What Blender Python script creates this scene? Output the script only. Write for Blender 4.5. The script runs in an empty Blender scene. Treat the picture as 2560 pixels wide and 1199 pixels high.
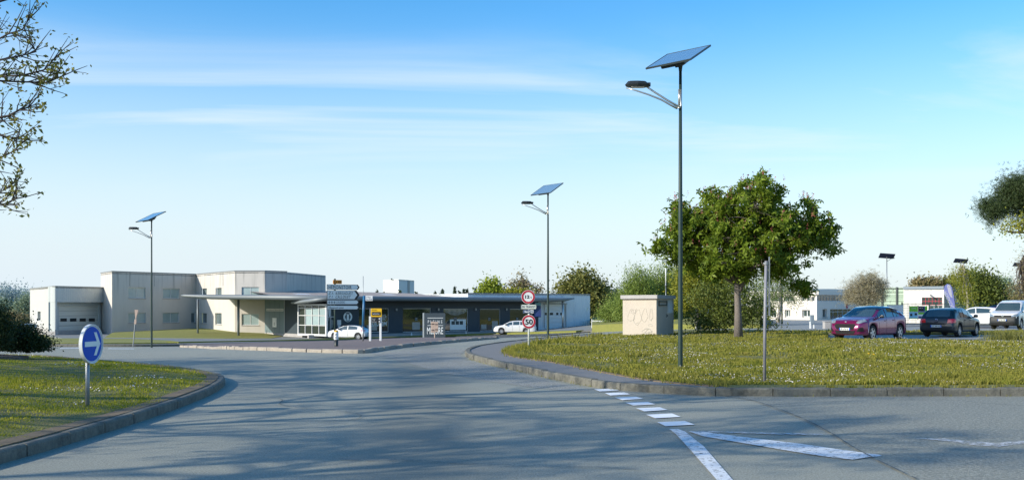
import bpy, bmesh, math, random
import numpy as np
from mathutils import Vector, Matrix
from mathutils.bvhtree import BVHTree
R=math.radians; PI=math.pi
S=bpy.context.scene; COL=S.collection
random.seed(7); RN=np.random.RandomState(11)
# ------------------------------------------------------------ camera, sky, sun, exposure
EYE=1.6; HZ=762.0; FP=2560.0
cd=bpy.data.cameras.new('camera'); cam=bpy.data.objects.new('camera',cd); COL.objects.link(cam)
cam.location=(0,0,EYE); cam.rotation_euler=(R(90),0,0)
cd.sensor_width=36; cd.lens=36; cd.shift_y=(HZ-599.5)/2560; cd.clip_end=6000; cd.clip_start=.1
S.camera=cam
SUNV=Vector((-.92,-.45,0)).normalized(); ELEV=R(25)
sd=bpy.data.lights.new('sun','SUN'); sd.energy=3.5; sd.angle=R(.55); sd.color=(1,.92,.78)
sun=bpy.data.objects.new('sun',sd); COL.objects.link(sun)
toS=Vector((SUNV.x*math.cos(ELEV),SUNV.y*math.cos(ELEV),math.sin(ELEV)))
sun.rotation_euler=toS.to_track_quat('Z','Y').to_euler()
W=bpy.data.worlds.new('World'); S.world=W; W.use_nodes=True
nt=W.node_tree; N=nt.nodes; LK=nt.links; N.clear()
out=N.new('ShaderNodeOutputWorld'); bg=N.new('ShaderNodeBackground'); bg.inputs[1].default_value=.15
sky=N.new('ShaderNodeTexSky'); sky.sky_type='NISHITA'; sky.sun_disc=False; sky.sun_elevation=ELEV
sky.sun_rotation=math.atan2(SUNV.x,SUNV.y)%(2*PI); sky.air_density=1.0; sky.dust_density=.6; sky.ozone_density=2.2
hs=N.new('ShaderNodeHueSaturation'); hs.inputs['Saturation'].default_value=1.42; hs.inputs['Value'].default_value=.95
LK.new(sky.outputs[0],hs.inputs['Color'])
tc=N.new('ShaderNodeTexCoord'); sp=N.new('ShaderNodeSeparateXYZ'); LK.new(tc.outputs['Generated'],sp.inputs[0])
def wmath(op,a,b):
    n=N.new('ShaderNodeMath'); n.operation=op
    for i,x in enumerate((a,b)):
        if isinstance(x,(int,float)): n.inputs[i].default_value=x
        else: LK.new(x,n.inputs[i])
    return n.outputs[0]
# high cirrus: direction projected onto a flat layer overhead, stretched noise
zz=wmath('MAXIMUM',sp.outputs[2],.02); zz=wmath('ADD',zz,.06)
cx=wmath('DIVIDE',sp.outputs[0],zz); cy=wmath('DIVIDE',sp.outputs[1],zz)
cb=N.new('ShaderNodeCombineXYZ'); LK.new(cx,cb.inputs[0]); LK.new(cy,cb.inputs[1])
mp=N.new('ShaderNodeMapping'); mp.inputs['Scale'].default_value=(.55,.72,1); mp.inputs['Rotation'].default_value=(0,0,R(-7)); mp.inputs['Location'].default_value=(.35,1.2,0)
LK.new(cb.outputs[0],mp.inputs[0])
nz=N.new('ShaderNodeTexNoise'); nz.inputs['Scale'].default_value=.62; nz.inputs['Detail'].default_value=7; nz.inputs['Roughness'].default_value=.56; nz.inputs['Distortion'].default_value=1.1
LK.new(mp.outputs[0],nz.inputs['Vector'])
rp=N.new('ShaderNodeMapRange'); rp.inputs[1].default_value=.47; rp.inputs[2].default_value=.70; rp.inputs[3].default_value=0; rp.inputs[4].default_value=.9
LK.new(nz.outputs[0],rp.inputs[0])
# the horizon haze whitens the lowest degrees of sky
hz=N.new('ShaderNodeMapRange'); hz.interpolation_type='SMOOTHSTEP'; hz.inputs[1].default_value=0; hz.inputs[2].default_value=.29; hz.inputs[3].default_value=1.0; hz.inputs[4].default_value=0
LK.new(sp.outputs[2],hz.inputs[0])
lf=N.new('ShaderNodeMapRange'); lf.inputs[1].default_value=-.55; lf.inputs[2].default_value=.5; lf.inputs[3].default_value=1.0; lf.inputs[4].default_value=.86
LK.new(sp.outputs[0],lf.inputs[0])
hzf=wmath('MULTIPLY',hz.outputs[0],lf.outputs[0])
m1=N.new('ShaderNodeMixRGB'); LK.new(hzf,m1.inputs[0]); LK.new(hs.outputs[0],m1.inputs[1]); m1.inputs[2].default_value=(3.15,3.60,3.92,1)
m2=N.new('ShaderNodeMixRGB'); cm1=N.new('ShaderNodeMapRange'); cm1.interpolation_type='SMOOTHSTEP'; cm1.inputs[1].default_value=.09; cm1.inputs[2].default_value=.18; LK.new(sp.outputs[2],cm1.inputs[0])
cm2=N.new('ShaderNodeMapRange'); cm2.interpolation_type='SMOOTHSTEP'; cm2.inputs[1].default_value=.20; cm2.inputs[2].default_value=.27; cm2.inputs[3].default_value=1; cm2.inputs[4].default_value=.05; LK.new(sp.outputs[2],cm2.inputs[0])
cl=wmath('MULTIPLY',wmath('MULTIPLY',rp.outputs[0],cm1.outputs[0]),cm2.outputs[0]); LK.new(cl,m2.inputs[0]); LK.new(m1.outputs[0],m2.inputs[1]); m2.inputs[2].default_value=(3.8,4.1,4.2,1)
LK.new(m2.outputs[0],bg.inputs[0]); LK.new(bg.outputs[0],out.inputs[0])
S.view_settings.view_transform='Standard'; S.view_settings.look='None'; S.view_settings.gamma=1; S.view_settings.use_curve_mapping=False
S.view_settings.exposure=0.72
S.cycles.max_bounces=6; S.cycles.transparent_max_bounces=8

# ------------------------------------------------------------ materials
def nodes(m): return m.node_tree.nodes, m.node_tree.links
def mat(name,col,rough=.6,metal=0,noise=None,bump=None,streak=None,wave=None,coat=0,rnd=None,transl=0,spec=.5,coord='Object'):
    """noise=(scale,amount,colour) mixes a second colour; streak=(amount,colour) vertical stains; wave=(dir xy,period,depth) ribs"""
    m=bpy.data.materials.new(name); m.use_nodes=True; n,l=nodes(m)
    b=n['Principled BSDF']; b.inputs['Roughness'].default_value=rough; b.inputs['Metallic'].default_value=metal
    b.inputs['Specular IOR Level'].default_value=spec; b.inputs['Coat Weight'].default_value=coat; b.inputs['Coat Roughness'].default_value=.04
    t=n.new('ShaderNodeTexCoord'); co=t.outputs[coord]
    c=n.new('ShaderNodeRGB'); c.outputs[0].default_value=(*col,1); cur=c.outputs[0]
    def mix(f,c2):
        nonlocal cur
        x=n.new('ShaderNodeMixRGB'); l.new(f,x.inputs[0]); l.new(cur,x.inputs[1]); x.inputs[2].default_value=(*c2,1); cur=x.outputs[0]
    for ns in (noise if isinstance(noise,list) else [noise] if noise else []):
        z=n.new('ShaderNodeTexNoise'); z.inputs['Scale'].default_value=ns[0]; z.inputs['Detail'].default_value=6; z.inputs['Roughness'].default_value=.62; l.new(co,z.inputs['Vector'])
        r=n.new('ShaderNodeMapRange'); r.inputs[1].default_value=.36; r.inputs[2].default_value=.66; r.inputs[4].default_value=ns[1]; l.new(z.outputs[0],r.inputs[0]); mix(r.outputs[0],ns[2])
    if streak:
        mp=n.new('ShaderNodeMapping'); mp.inputs['Scale'].default_value=(1.3,1.3,.09); l.new(co,mp.inputs[0])
        z=n.new('ShaderNodeTexNoise'); z.inputs['Scale'].default_value=1.6; z.inputs['Detail'].default_value=5; l.new(mp.outputs[0],z.inputs['Vector'])
        r=n.new('ShaderNodeMapRange'); r.inputs[1].default_value=.5; r.inputs[2].default_value=.75; r.inputs[4].default_value=streak[0]; l.new(z.outputs[0],r.inputs[0]); fac=r.outputs[0]
        if len(streak)>2:
            sx=n.new('ShaderNodeSeparateXYZ'); l.new(co,sx.inputs[0]); h_=n.new('ShaderNodeMapRange'); h_.inputs[1].default_value=streak[2]; h_.inputs[2].default_value=streak[3]; h_.inputs[3].default_value=.12; l.new(sx.outputs[2],h_.inputs[0])
            mu=n.new('ShaderNodeMath'); mu.operation='MULTIPLY'; l.new(fac,mu.inputs[0]); l.new(h_.outputs[0],mu.inputs[1]); fac=mu.outputs[0]
        mix(fac,streak[1])
    if rnd:
        g=n.new('ShaderNodeNewGeometry'); r=n.new('ShaderNodeMapRange'); r.inputs[4].default_value=rnd[0]; l.new(g.outputs['Random Per Island'],r.inputs[0]); mix(r.outputs[0],rnd[1])
    l.new(cur,b.inputs['Base Color'])
    h=None
    if wave:
        v=n.new('ShaderNodeVectorMath'); v.operation='DOT_PRODUCT'; l.new(co,v.inputs[0]); v.inputs[1].default_value=wave[0]
        a=n.new('ShaderNodeMath'); a.operation='MULTIPLY'; l.new(v.outputs['Value'],a.inputs[0]); a.inputs[1].default_value=1/wave[1]
        f=n.new('ShaderNodeMath'); f.operation='FRACT'; l.new(a.outputs[0],f.inputs[0])
        h=n.new('ShaderNodeMath'); h.operation='PINGPONG'; l.new(f.outputs[0],h.inputs[0]); h.inputs[1].default_value=.5
        st=n.new('ShaderNodeMath'); st.operation='SMOOTH_MIN'; st.inputs[1].default_value=.25; st.inputs[2].default_value=.1; l.new(h.outputs[0],st.inputs[0]); h=st.outputs[0]; bs=wave[2]; bd=wave[1]*.4
    if bump:
        z=n.new('ShaderNodeTexNoise'); z.inputs['Scale'].default_value=bump[0]; z.inputs['Detail'].default_value=4; l.new(co,z.inputs['Vector']); h=z.outputs[0]; bs=bump[1]; bd=bump[2] if len(bump)>2 else .02
    if h is not None:
        bp=n.new('ShaderNodeBump'); bp.inputs['Strength'].default_value=bs; bp.inputs['Distance'].default_value=bd; l.new(h,bp.inputs['Height']); l.new(bp.outputs[0],b.inputs['Normal'])
    if transl:
        tr=n.new('ShaderNodeBsdfTranslucent'); l.new(cur,tr.inputs[0]); mx=n.new('ShaderNodeMixShader'); mx.inputs[0].default_value=transl
        l.new(b.outputs[0],mx.inputs[1]); l.new(tr.outputs[0],mx.inputs[2]); l.new(mx.outputs[0],n['Material Output'].inputs[0])
    return m
def worn(name,col,amt,scale=9):
    m=mat(name,col,.7); n,l=nodes(m); t=n.new('ShaderNodeTexCoord')
    z=n.new('ShaderNodeTexNoise'); z.inputs['Scale'].default_value=scale; z.inputs['Detail'].default_value=8; z.inputs['Roughness'].default_value=.75; l.new(t.outputs['Object'],z.inputs['Vector'])
    r=n.new('ShaderNodeMapRange'); r.inputs[1].default_value=amt-.05; r.inputs[2].default_value=amt+.05; l.new(z.outputs[0],r.inputs[0])
    tr=n.new('ShaderNodeBsdfTransparent'); mx=n.new('ShaderNodeMixShader'); l.new(r.outputs[0],mx.inputs[0]); l.new(n['Principled BSDF'].outputs[0],mx.inputs[1]); l.new(tr.outputs[0],mx.inputs[2]); l.new(mx.outputs[0],n['Material Output'].inputs[0])
    return m
M={}
M['asphalt']=mat('asphalt',(.315,.305,.215),.72,noise=[(.13,.55,(.20,.212,.17)),(.6,.35,(.34,.34,.28)),(3,.25,(.22,.225,.18)),(11,.4,(.38,.38,.31)),(34,.75,(.50,.50,.42)),(60,.7,(.07,.08,.07))],bump=(120,.6,.012))
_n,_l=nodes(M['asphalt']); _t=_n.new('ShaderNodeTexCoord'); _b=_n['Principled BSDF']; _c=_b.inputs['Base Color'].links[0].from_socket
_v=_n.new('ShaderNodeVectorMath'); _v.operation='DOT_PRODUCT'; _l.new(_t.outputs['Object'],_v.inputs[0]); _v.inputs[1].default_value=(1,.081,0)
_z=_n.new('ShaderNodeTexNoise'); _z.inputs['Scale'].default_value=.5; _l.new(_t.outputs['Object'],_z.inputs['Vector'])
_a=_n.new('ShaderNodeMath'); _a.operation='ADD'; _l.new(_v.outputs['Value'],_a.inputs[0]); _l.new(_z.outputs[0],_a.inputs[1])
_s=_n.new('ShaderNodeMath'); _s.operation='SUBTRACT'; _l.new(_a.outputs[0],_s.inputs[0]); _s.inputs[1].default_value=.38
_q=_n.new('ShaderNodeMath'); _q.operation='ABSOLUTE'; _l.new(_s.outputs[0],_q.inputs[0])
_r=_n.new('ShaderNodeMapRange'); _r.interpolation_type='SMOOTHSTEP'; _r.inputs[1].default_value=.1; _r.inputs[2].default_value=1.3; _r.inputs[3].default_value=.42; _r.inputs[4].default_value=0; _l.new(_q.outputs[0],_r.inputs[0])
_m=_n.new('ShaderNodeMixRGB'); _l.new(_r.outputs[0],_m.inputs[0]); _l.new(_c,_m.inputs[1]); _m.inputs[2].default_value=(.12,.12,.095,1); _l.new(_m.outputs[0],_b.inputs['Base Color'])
M['chip']=mat('chip_asphalt',(.27,.265,.195),.75,noise=[(.25,.5,(.19,.195,.16)),(26,.85,(.58,.58,.48)),(52,.75,(.04,.047,.05))],bump=(60,.9,.02))
M['lot']=mat('lot_asphalt',(.25,.26,.245),.75,noise=[(.4,.5,(.20,.21,.20)),(30,.4,(.3,.31,.29))])
M['drive']=mat('driveway_asphalt',(.20,.215,.21),.75,noise=[(.3,.5,(.15,.165,.165)),(8,.4,(.24,.25,.24))])
M['path']=mat('pavement_asphalt',(.17,.165,.155),.8,noise=[(.8,.5,(.13,.13,.125)),(45,.5,(.26,.25,.24)),(3,.3,(.20,.19,.175))],bump=(80,.5,.01))
M['island']=mat('brown_paving',(.19,.145,.13),.85,noise=[(.5,.6,(.14,.115,.11)),(5,.6,(.26,.20,.18)),(25,.5,(.09,.08,.07))],bump=(30,.4))
M['kerb']=mat('kerb_concrete',(.15,.145,.115),.85,noise=[(2.2,.9,(.06,.06,.045)),(9,.6,(.25,.24,.19)),(40,.4,(.09,.09,.085))],bump=(30,.6,.02))
M['kerbl']=mat('pale_kerb',(.34,.30,.245),.85,noise=[(1.2,.8,(.19,.17,.15)),(14,.6,(.42,.38,.31))],bump=(30,.4))
M['grass']=mat('grass_ground',(.13,.16,.02),.9,noise=[(.35,.7,(.19,.19,.035)),(2.2,.6,(.10,.14,.015)),(1.1,.5,(.26,.20,.09)),(9,.55,(.26,.20,.07)),(40,.5,(.07,.09,.012))],bump=(35,.8,.05))
M['gfar']=mat('field_grass',(.19,.20,.035),.95,noise=[(.05,.7,(.24,.23,.06)),(1.2,.6,(.14,.17,.025)),(8,.4,(.27,.24,.08))],bump=(6,.6,.1))
M['mulch']=mat('wood_chips',(.17,.12,.09),.9,noise=[(18,.8,(.32,.25,.2)),(30,.7,(.06,.045,.035))],bump=(40,1,.05))
M['paint']=worn('road_paint',(.80,.82,.82),.70,12)
M['paint2']=worn('worn_road_paint',(.66,.69,.70),.58,14)
M['paint3']=worn('faded_road_paint',(.5,.52,.53),.50,10)
M['soil']=mat('soil_edge',(.15,.10,.065),.95,noise=[(9,.8,(.27,.19,.13)),(25,.6,(.08,.09,.03))])
M['blade']=mat('grass_blade',(.17,.21,.016),.7,rnd=(.75,(.36,.32,.06)),noise=[(.30,.65,(.24,.22,.04)),(.9,.6,(.25,.19,.065)),(1.6,.5,(.09,.14,.012))],transl=.35,spec=.2)
M['blade2']=mat('lawn_blade',(.24,.30,.012),.7,rnd=(.7,(.42,.40,.04)),noise=[(.35,.7,(.38,.36,.035)),(1.1,.4,(.33,.25,.07)),(1.6,.5,(.12,.18,.01))],transl=.35,spec=.2)
M['daisy']=mat('daisy',(.72,.70,.66),.7,rnd=(.6,(.62,.52,.48)))
M['dand']=mat('dandelion',(.8,.5,.02),.7)
M['pole']=mat('dark_green_pole',(.022,.045,.038),.5,noise=(3,.3,(.032,.055,.048)),spec=.35)
M['galv']=mat('galvanised_steel',(.24,.26,.27),.42,.55,noise=(14,.5,(.3,.32,.33)))
M['alu']=mat('brushed_aluminium',(.62,.62,.58),.3,.8,noise=(8,.3,(.45,.45,.43)))
M['black']=mat('black_plastic',(.018,.022,.022),.45)
M['dark']=mat('dark_metal',(.035,.05,.05),.5)
M['lens']=mat('lamp_lens',(.35,.36,.36),.2)
M['solar']=mat('solar_glass',(.34,.46,.52),.12,.35,spec=.9,coat=1)
M['solard']=mat('dark_solar_cells',(.03,.04,.075),.35,spec=.3)
M['white']=mat('white_enamel',(.74,.76,.75),.35,noise=(6,.2,(.6,.63,.63)))
M['signw']=mat('sign_white',(.80,.85,.82),.35,noise=(9,.25,(.72,.78,.76)))
M['cream']=mat('sign_cream',(.66,.69,.62),.4)
M['ink']=mat('black_lettering',(.012,.014,.02),.4)
M['inkb']=mat('blue_lettering',(.03,.06,.12),.4)
M['red']=mat('sign_red',(.42,.012,.03),.4)
M['blue']=mat('sign_blue',(.006,.085,.50),.45,spec=.2)
M['dblue']=mat('plate_blue',(.012,.045,.16),.4)
M['pblue']=mat('blue_post',(.03,.15,.30),.4)
M['orange']=mat('orange_enamel',(.74,.25,.01),.4)
M['yellow']=mat('yellow_enamel',(.74,.44,.01),.4)
M['amber']=mat('amber_cap',(.75,.38,.01),.3)
M['wood']=mat('weathered_panel',(.48,.37,.30),.8,noise=(12,.6,(.36,.27,.21)))
M['render']=mat('grey_render',(.58,.545,.49),.85,noise=[(.35,.5,(.47,.455,.42)),(4,.25,(.57,.545,.50))],streak=(.9,(.24,.235,.21),4.2,7.2),bump=(40,.2))
M['coping']=mat('roof_coping',(.22,.23,.235),.6)
M['metalw']=mat('white_cladding',(.60,.62,.63),.5,wave=((.8,.6,0),.33,.8),streak=(.3,(.42,.43,.43)))
M['metals']=mat('white_side_cladding',(.52,.52,.50),.5,wave=((.54,-.84,0),.4,.5),noise=(.4,.3,(.46,.46,.45)))
M['metalg']=mat('grey_cladding',(.52,.56,.55),.5,wave=((.7,.7,0),.3,.9))
M['metalb']=mat('pale_blue_cladding',(.72,.78,.80),.5,wave=((.8,.6,0),.36,.7),streak=(.35,(.44,.49,.53)))
M['garage']=mat('sectional_door',(.66,.67,.61),.55,wave=((0,0,1),.5,.5))
M['gdoor']=mat('white_sectional_door',(.76,.80,.80),.5,wave=((0,0,1),.5,.6))
M['conc']=mat('concrete',(.36,.35,.34),.85,noise=[(1.5,.5,(.26,.25,.24)),(9,.4,(.42,.41,.39))])
M['hut']=mat('hut_render',(.47,.42,.35),.85,noise=[(.8,.5,(.41,.36,.31)),(12,.3,(.52,.47,.40))],streak=(.35,(.30,.29,.26)),bump=(50,.3))
M['slate']=mat('dark_slate_paint',(.034,.052,.066),.6,noise=(.5,.4,(.044,.064,.078)))
M['teal']=mat('teal_panel',(.14,.20,.215),.5,noise=(.6,.4,(.115,.17,.185)))
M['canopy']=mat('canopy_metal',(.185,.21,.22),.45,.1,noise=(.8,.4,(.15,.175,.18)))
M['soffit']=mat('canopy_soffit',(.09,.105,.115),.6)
M['wframe']=mat('white_window_frame',(.60,.61,.60),.45)
M['gframe']=mat('grey_window_frame',(.35,.38,.38),.4)
M['glass']=mat('window_glass',(.10,.135,.14),.06,spec=1,noise=(.35,.6,(.22,.27,.27)))
M['blind']=mat('window_blind_glass',(.34,.44,.44),.12,spec=.9,noise=(.5,.6,(.22,.30,.31)),wave=((.7,.7,0),.13,.2))
M['sglass']=mat('shop_glass',(.018,.026,.026),.04,spec=1,noise=(.22,.55,(.045,.055,.035)))
M['aglass']=mat('annexe_glass',(.04,.06,.06),.05,spec=1,noise=(.3,.6,(.09,.13,.11)))
M['carglass']=mat('car_glass',(.035,.06,.065),.04,spec=1,coat=.6,noise=(.9,.4,(.07,.10,.10)))
M['tin']=mat('fibre_cement_roof',(.40,.34,.29),.8,noise=(3,.5,(.22,.2,.19)),wave=((.8,.6,0),.35,1))
M['tower']=mat('pale_tower_cladding',(.66,.67,.66),.6,wave=((.8,.6,0),1.2,.3))
M['towerb']=mat('blue_tower_cladding',(.42,.53,.62),.5)
M['office']=mat('office_render',(.74,.69,.60),.8,noise=(.3,.4,(.68,.63,.55)))
M['officeroof']=mat('office_roof_metal',(.46,.53,.60),.3,.4)
M['green']=mat('pale_green_cladding',(.36,.47,.35),.6,wave=((0,0,1),.38,1))
M['whitew']=mat('warehouse_cladding',(.66,.65,.60),.6,wave=((1,.1,0),.5,.6))
M['gutter']=mat('grey_flashing',(.20,.25,.29),.5)
M['redf']=mat('red_mullion',(.45,.03,.06),.5)
M['lime']=mat('lime_print',(.16,.52,.03),.5)
M['cyan']=mat('light_blue_print',(.25,.55,.72),.5)
M['navy']=mat('navy_print',(.02,.07,.22),.5)
M['violet']=mat('violet_flag',(.22,.25,.58),.6)
M['lilac']=mat('lilac_flag',(.56,.56,.68),.6)
M['fence']=mat('fence_green_wire',(.03,.08,.06),.5)
M['bark']=mat('bark',(.15,.125,.105),.9,noise=[(7,.7,(.10,.085,.075)),(25,.5,(.30,.27,.25))],bump=(30,.9,.03))
M['barkd']=mat('dark_bark',(.055,.045,.042),.9,noise=(9,.5,(.10,.085,.075)),bump=(30,.6))
M['birch']=mat('birch_bark',(.5,.46,.42),.8,noise=(9,.6,(.2,.17,.15)))
def leafm(name,c1,c2,tr=.35,n2=None):
    return mat(name,c1,.55,rnd=(.9,c2),transl=tr,spec=.3,noise=[(.55,.55,n2 or tuple(x*.75 for x in c1))])
M['l_chest']=leafm('chestnut_leaf',(.125,.20,.018),(.26,.34,.035),.45)
M['l_red']=mat('chestnut_blossom',(.34,.07,.075),.7,rnd=(.7,(.25,.12,.09)))
M['l_dark']=leafm('dark_leaf',(0.046,0.070,0.023),(0.101,0.116,0.039),.2)
M['l_bush']=leafm('bush_leaf',(0.093,0.132,0.028),(0.186,0.225,0.039),.3)
M['l_yel']=leafm('golden_green_leaf',(0.232,0.264,0.031),(0.372,0.357,0.039),.4)
M['l_wil']=leafm('willow_leaf',(0.171,0.248,0.054),(0.310,0.388,0.078),.4)
M['l_bir']=leafm('birch_leaf',(0.132,0.194,0.054),(0.232,0.295,0.085),.35)
M['l_spr']=leafm('bright_spring_leaf',(0.232,0.310,0.031),(0.388,0.434,0.046),.4)
M['l_bud']=leafm('bud_leaf',(0.248,0.240,0.093),(0.341,0.248,0.139),.3)
M['l_oli']=leafm('olive_leaf',(0.139,0.155,0.039),(0.248,0.240,0.054),.3)
M['l_con']=leafm('conifer_needle',(0.039,0.070,0.043),(0.078,0.116,0.062),.1)
M['l_pine']=leafm('pine_needle',(.035,.066,.022),(.08,.11,.035),.2)
M['l_blo']=leafm('pale_blossom',(.42,.38,.28),(.30,.27,.12),.35,(.50,.45,.36))
M['l_twig']=leafm('budding_leaf',(0.155,0.171,0.031),(0.295,0.264,0.046),.35)
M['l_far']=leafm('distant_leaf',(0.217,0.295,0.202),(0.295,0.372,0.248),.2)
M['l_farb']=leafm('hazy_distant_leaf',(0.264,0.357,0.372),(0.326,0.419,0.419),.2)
M['l_hedge']=leafm('hedge_leaf',(.022,.042,.012),(.055,.08,.02),.2)

# ------------------------------------------------------------ mesh helpers
class MB:
    def __init__(s): s.v=[]; s.f=[]; s.m=[]
    def add(s,vs,fs,mi=0):
        o=len(s.v); s.v+= [tuple(p) for p in vs]
        for f in fs: s.f.append(tuple(i+o for i in f)); s.m.append(mi)
        return s
    def box(s,x0,x1,y0,y1,z0,z1,mi=0,fr=None,bev=0):
        P=[(x,y,z) for z in (z0,z1) for y in (y0,y1) for x in (x0,x1)]
        if fr: P=[fr(*p) for p in P]
        return s.add(P,[(0,2,3,1),(4,5,7,6),(0,1,5,4),(2,6,7,3),(0,4,6,2),(1,3,7,5)],mi)
    def rbox(s,x0,x1,y0,y1,z0,z1,r=.02,mi=0,fr=None):
        """box chamfered along its vertical and horizontal edges"""
        bm=bmesh.new(); bmesh.ops.create_cube(bm,size=1)
        for v in bm.verts: v.co=Vector(((x0+x1)/2+v.co.x*(x1-x0),(y0+y1)/2+v.co.y*(y1-y0),(z0+z1)/2+v.co.z*(z1-z0)))
        bmesh.ops.bevel(bm,geom=bm.edges[:],offset=r,segments=2,affect='EDGES',profile=.5)
        vs=[v.co for v in bm.verts]
        if fr: vs=[fr(*p) for p in vs]
        s.add(vs,[[v.index for v in f.verts] for f in bm.faces],mi); bm.free(); return s
    def tube(s,pts,rad,n=8,mi=0,cap=True):
        pts=[Vector(p) for p in pts]; rad=rad if hasattr(rad,'__len__') else [rad]*len(pts); vs=[]; fs=[]; up=None
        for i,p in enumerate(pts):
            d=(pts[min(i+1,len(pts)-1)]-pts[max(i-1,0)]).normalized()
            if up is None: up=Vector((0,0,1)) if abs(d.z)<.9 else Vector((1,0,0))
            a=d.cross(up).normalized(); b=a.cross(d).normalized(); up=b
            for k in range(n):
                t=2*PI*k/n; vs.append(p+(a*math.cos(t)+b*math.sin(t))*rad[i])
        for i in range(len(pts)-1):
            for k in range(n):
                k2=(k+1)%n; fs.append((i*n+k,i*n+k2,(i+1)*n+k2,(i+1)*n+k))
        if cap: fs.append(tuple(range(n))[::-1]); fs.append(tuple((len(pts)-1)*n+k for k in range(n)))
        return s.add(vs,fs,mi)
    def lathe(s,prof,n=16,mi=0,M4=None):
        """profile (r, h) turned round Z"""
        vs=[];fs=[]
        for r,h in prof:
            for k in range(n):
                t=2*PI*k/n; p=Vector((r*math.cos(t),r*math.sin(t),h)); vs.append(M4@p if M4 else p)
        for i in range(len(prof)-1):
            for k in range(n):
                k2=(k+1)%n; fs.append((i*n+k,i*n+k2,(i+1)*n+k2,(i+1)*n+k))
        fs.append(tuple(range(n))[::-1]); fs.append(tuple((len(prof)-1)*n+k for k in range(n)))
        return s.add(vs,fs,mi)
    def prism(s,poly,y0,y1,mi=0,fr=None):
        """polygon in x,z extruded along y"""
        n=len(poly); P=[(x,y0,z) for x,z in poly]+[(x,y1,z) for x,z in poly]
        if fr: P=[fr(*p) for p in P]
        return s.add(P,[tuple(range(n)),tuple(range(2*n-1,n-1,-1))]+[(i,i+n,(i+1)%n+n,(i+1)%n) for i in range(n)],mi)
    def ring(s,cx,cz,r0,r1,y0,y1,n=32,mi=0):
        P=[]
        for y in (y0,y1):
            for r in (r0,r1):
                P+=[(cx+r*math.cos(2*PI*k/n),y,cz+r*math.sin(2*PI*k/n)) for k in range(n)]
        fs=[]
        for k in range(n):
            j=(k+1)%n; fs+=[(k,j,n+j,n+k),(2*n+k,3*n+k,3*n+j,2*n+j),(n+k,n+j,3*n+j,3*n+k),(k,2*n+k,2*n+j,j)]
        return s.add(P,fs,mi)
    def disc(s,cx,cz,r,y0,y1,n=32,mi=0,sx=1):
        return s.prism([(cx+sx*r*math.cos(2*PI*k/n),cz+r*math.sin(2*PI*k/n)) for k in range(n)],y0,y1,mi)
    def text(s,txt,x,z,size,y=0,mi=0,w=None,shear=0,fr=None,mirror=False,rot=0,ext=.003,align='LEFT',bold=0,sp=1):
        c=bpy.data.curves.new('t','FONT'); c.body=txt; c.size=1; c.extrude=.001; c.shear=shear; c.offset=bold; c.align_x='LEFT'; c.space_character=sp; c.resolution_u=3
        o=bpy.data.objects.new('t',c); me=bpy.data.meshes.new_from_object(o); 
        vs=np.array([v.co[:] for v in me.vertices]) if len(me.vertices) else np.zeros((0,3))
        fs=[tuple(p.vertices) for p in me.polygons]; bpy.data.objects.remove(o); bpy.data.curves.remove(c); bpy.data.meshes.remove(me)
        if not len(vs): return s
        s.cut=getattr(s,'cut',[])+[(len(s.v),len(s.f))]
        x0,x1=vs[:,0].min(),vs[:,0].max(); hgt=.70
        kx=size/hgt; kx2=(w/(x1-x0)) if w else kx
        X=(vs[:,0]-x0)*kx2; wid=(x1-x0)*kx2
        if align=='CENTER': X=X-wid/2
        if mirror: X=-X if align=='CENTER' else wid-X
        Z=vs[:,1]*kx; Y=np.where(vs[:,2]>0,-ext,0)
        ca,sa=math.cos(rot),math.sin(rot)
        P=[(x+a*ca-b*sa,y+d,z+a*sa+b*ca) for a,d,b in zip(X,Y,Z)]
        if fr: P=[fr(*p) for p in P]
        return s.add(P,fs,mi)
    def pieces(s):
        c=getattr(s,'cut',[])
        if len(c)<2: return [s]
        c=[(0,0)]+c[1:]+[(len(s.v),len(s.f))]; r=[]
        for (v0,f0),(v1,f1) in zip(c,c[1:]):
            m=MB(); m.v=s.v[v0:v1]; m.f=[tuple(i-v0 for i in f) for f in s.f[f0:f1]]; m.m=s.m[f0:f1]; r.append(m)
        return r
    def build(s,name,mats,parent=None,smooth=False,world=False):
        if len(getattr(s,'cut',[]))>1: return [m.build(name,mats,parent,smooth,world) for m in s.pieces()][-1]
        me=bpy.data.meshes.new(name)
        vs=s.v
        if world and parent is not None:
            I=parent.matrix_basis.inverted()
            if parent.parent: I=(parent.parent.matrix_basis@parent.matrix_basis).inverted()
            vs=[tuple(I@Vector(p)) for p in vs]
        me.from_pydata(vs,[],s.f)
        mats=mats if isinstance(mats,(list,tuple)) else [mats]
        for m in mats: me.materials.append(M[m] if isinstance(m,str) else m)
        if len(mats)>1: me.polygons.foreach_set('material_index',s.m)
        if smooth: me.polygons.foreach_set('use_smooth',[True]*len(me.polygons))
        me.update()
        bm=bmesh.new(); bm.from_mesh(me); bmesh.ops.recalc_face_normals(bm,faces=bm.faces[:]); bm.to_mesh(me); bm.free()
        o=bpy.data.objects.new(name,me); COL.objects.link(o)
        if parent is not None: o.parent=parent
        return o
def npmesh(name,vs,fs,mat_,parent=None):
    """fast mesh from numpy arrays; all faces of one size"""
    vs=np.asarray(vs,dtype=np.float32); fs=np.asarray(fs,dtype=np.int32); k=fs.shape[1]
    me=bpy.data.meshes.new(name); me.vertices.add(len(vs)); me.vertices.foreach_set('co',vs.ravel())
    me.loops.add(fs.size); me.loops.foreach_set('vertex_index',fs.ravel())
    me.polygons.add(len(fs)); me.polygons.foreach_set('loop_start',np.arange(len(fs),dtype=np.int32)*k)
    me.update(calc_edges=True); me.materials.append(M[mat_] if isinstance(mat_,str) else mat_)
    o=bpy.data.objects.new(name,me); COL.objects.link(o)
    if parent is not None: o.parent=parent
    return o
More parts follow.
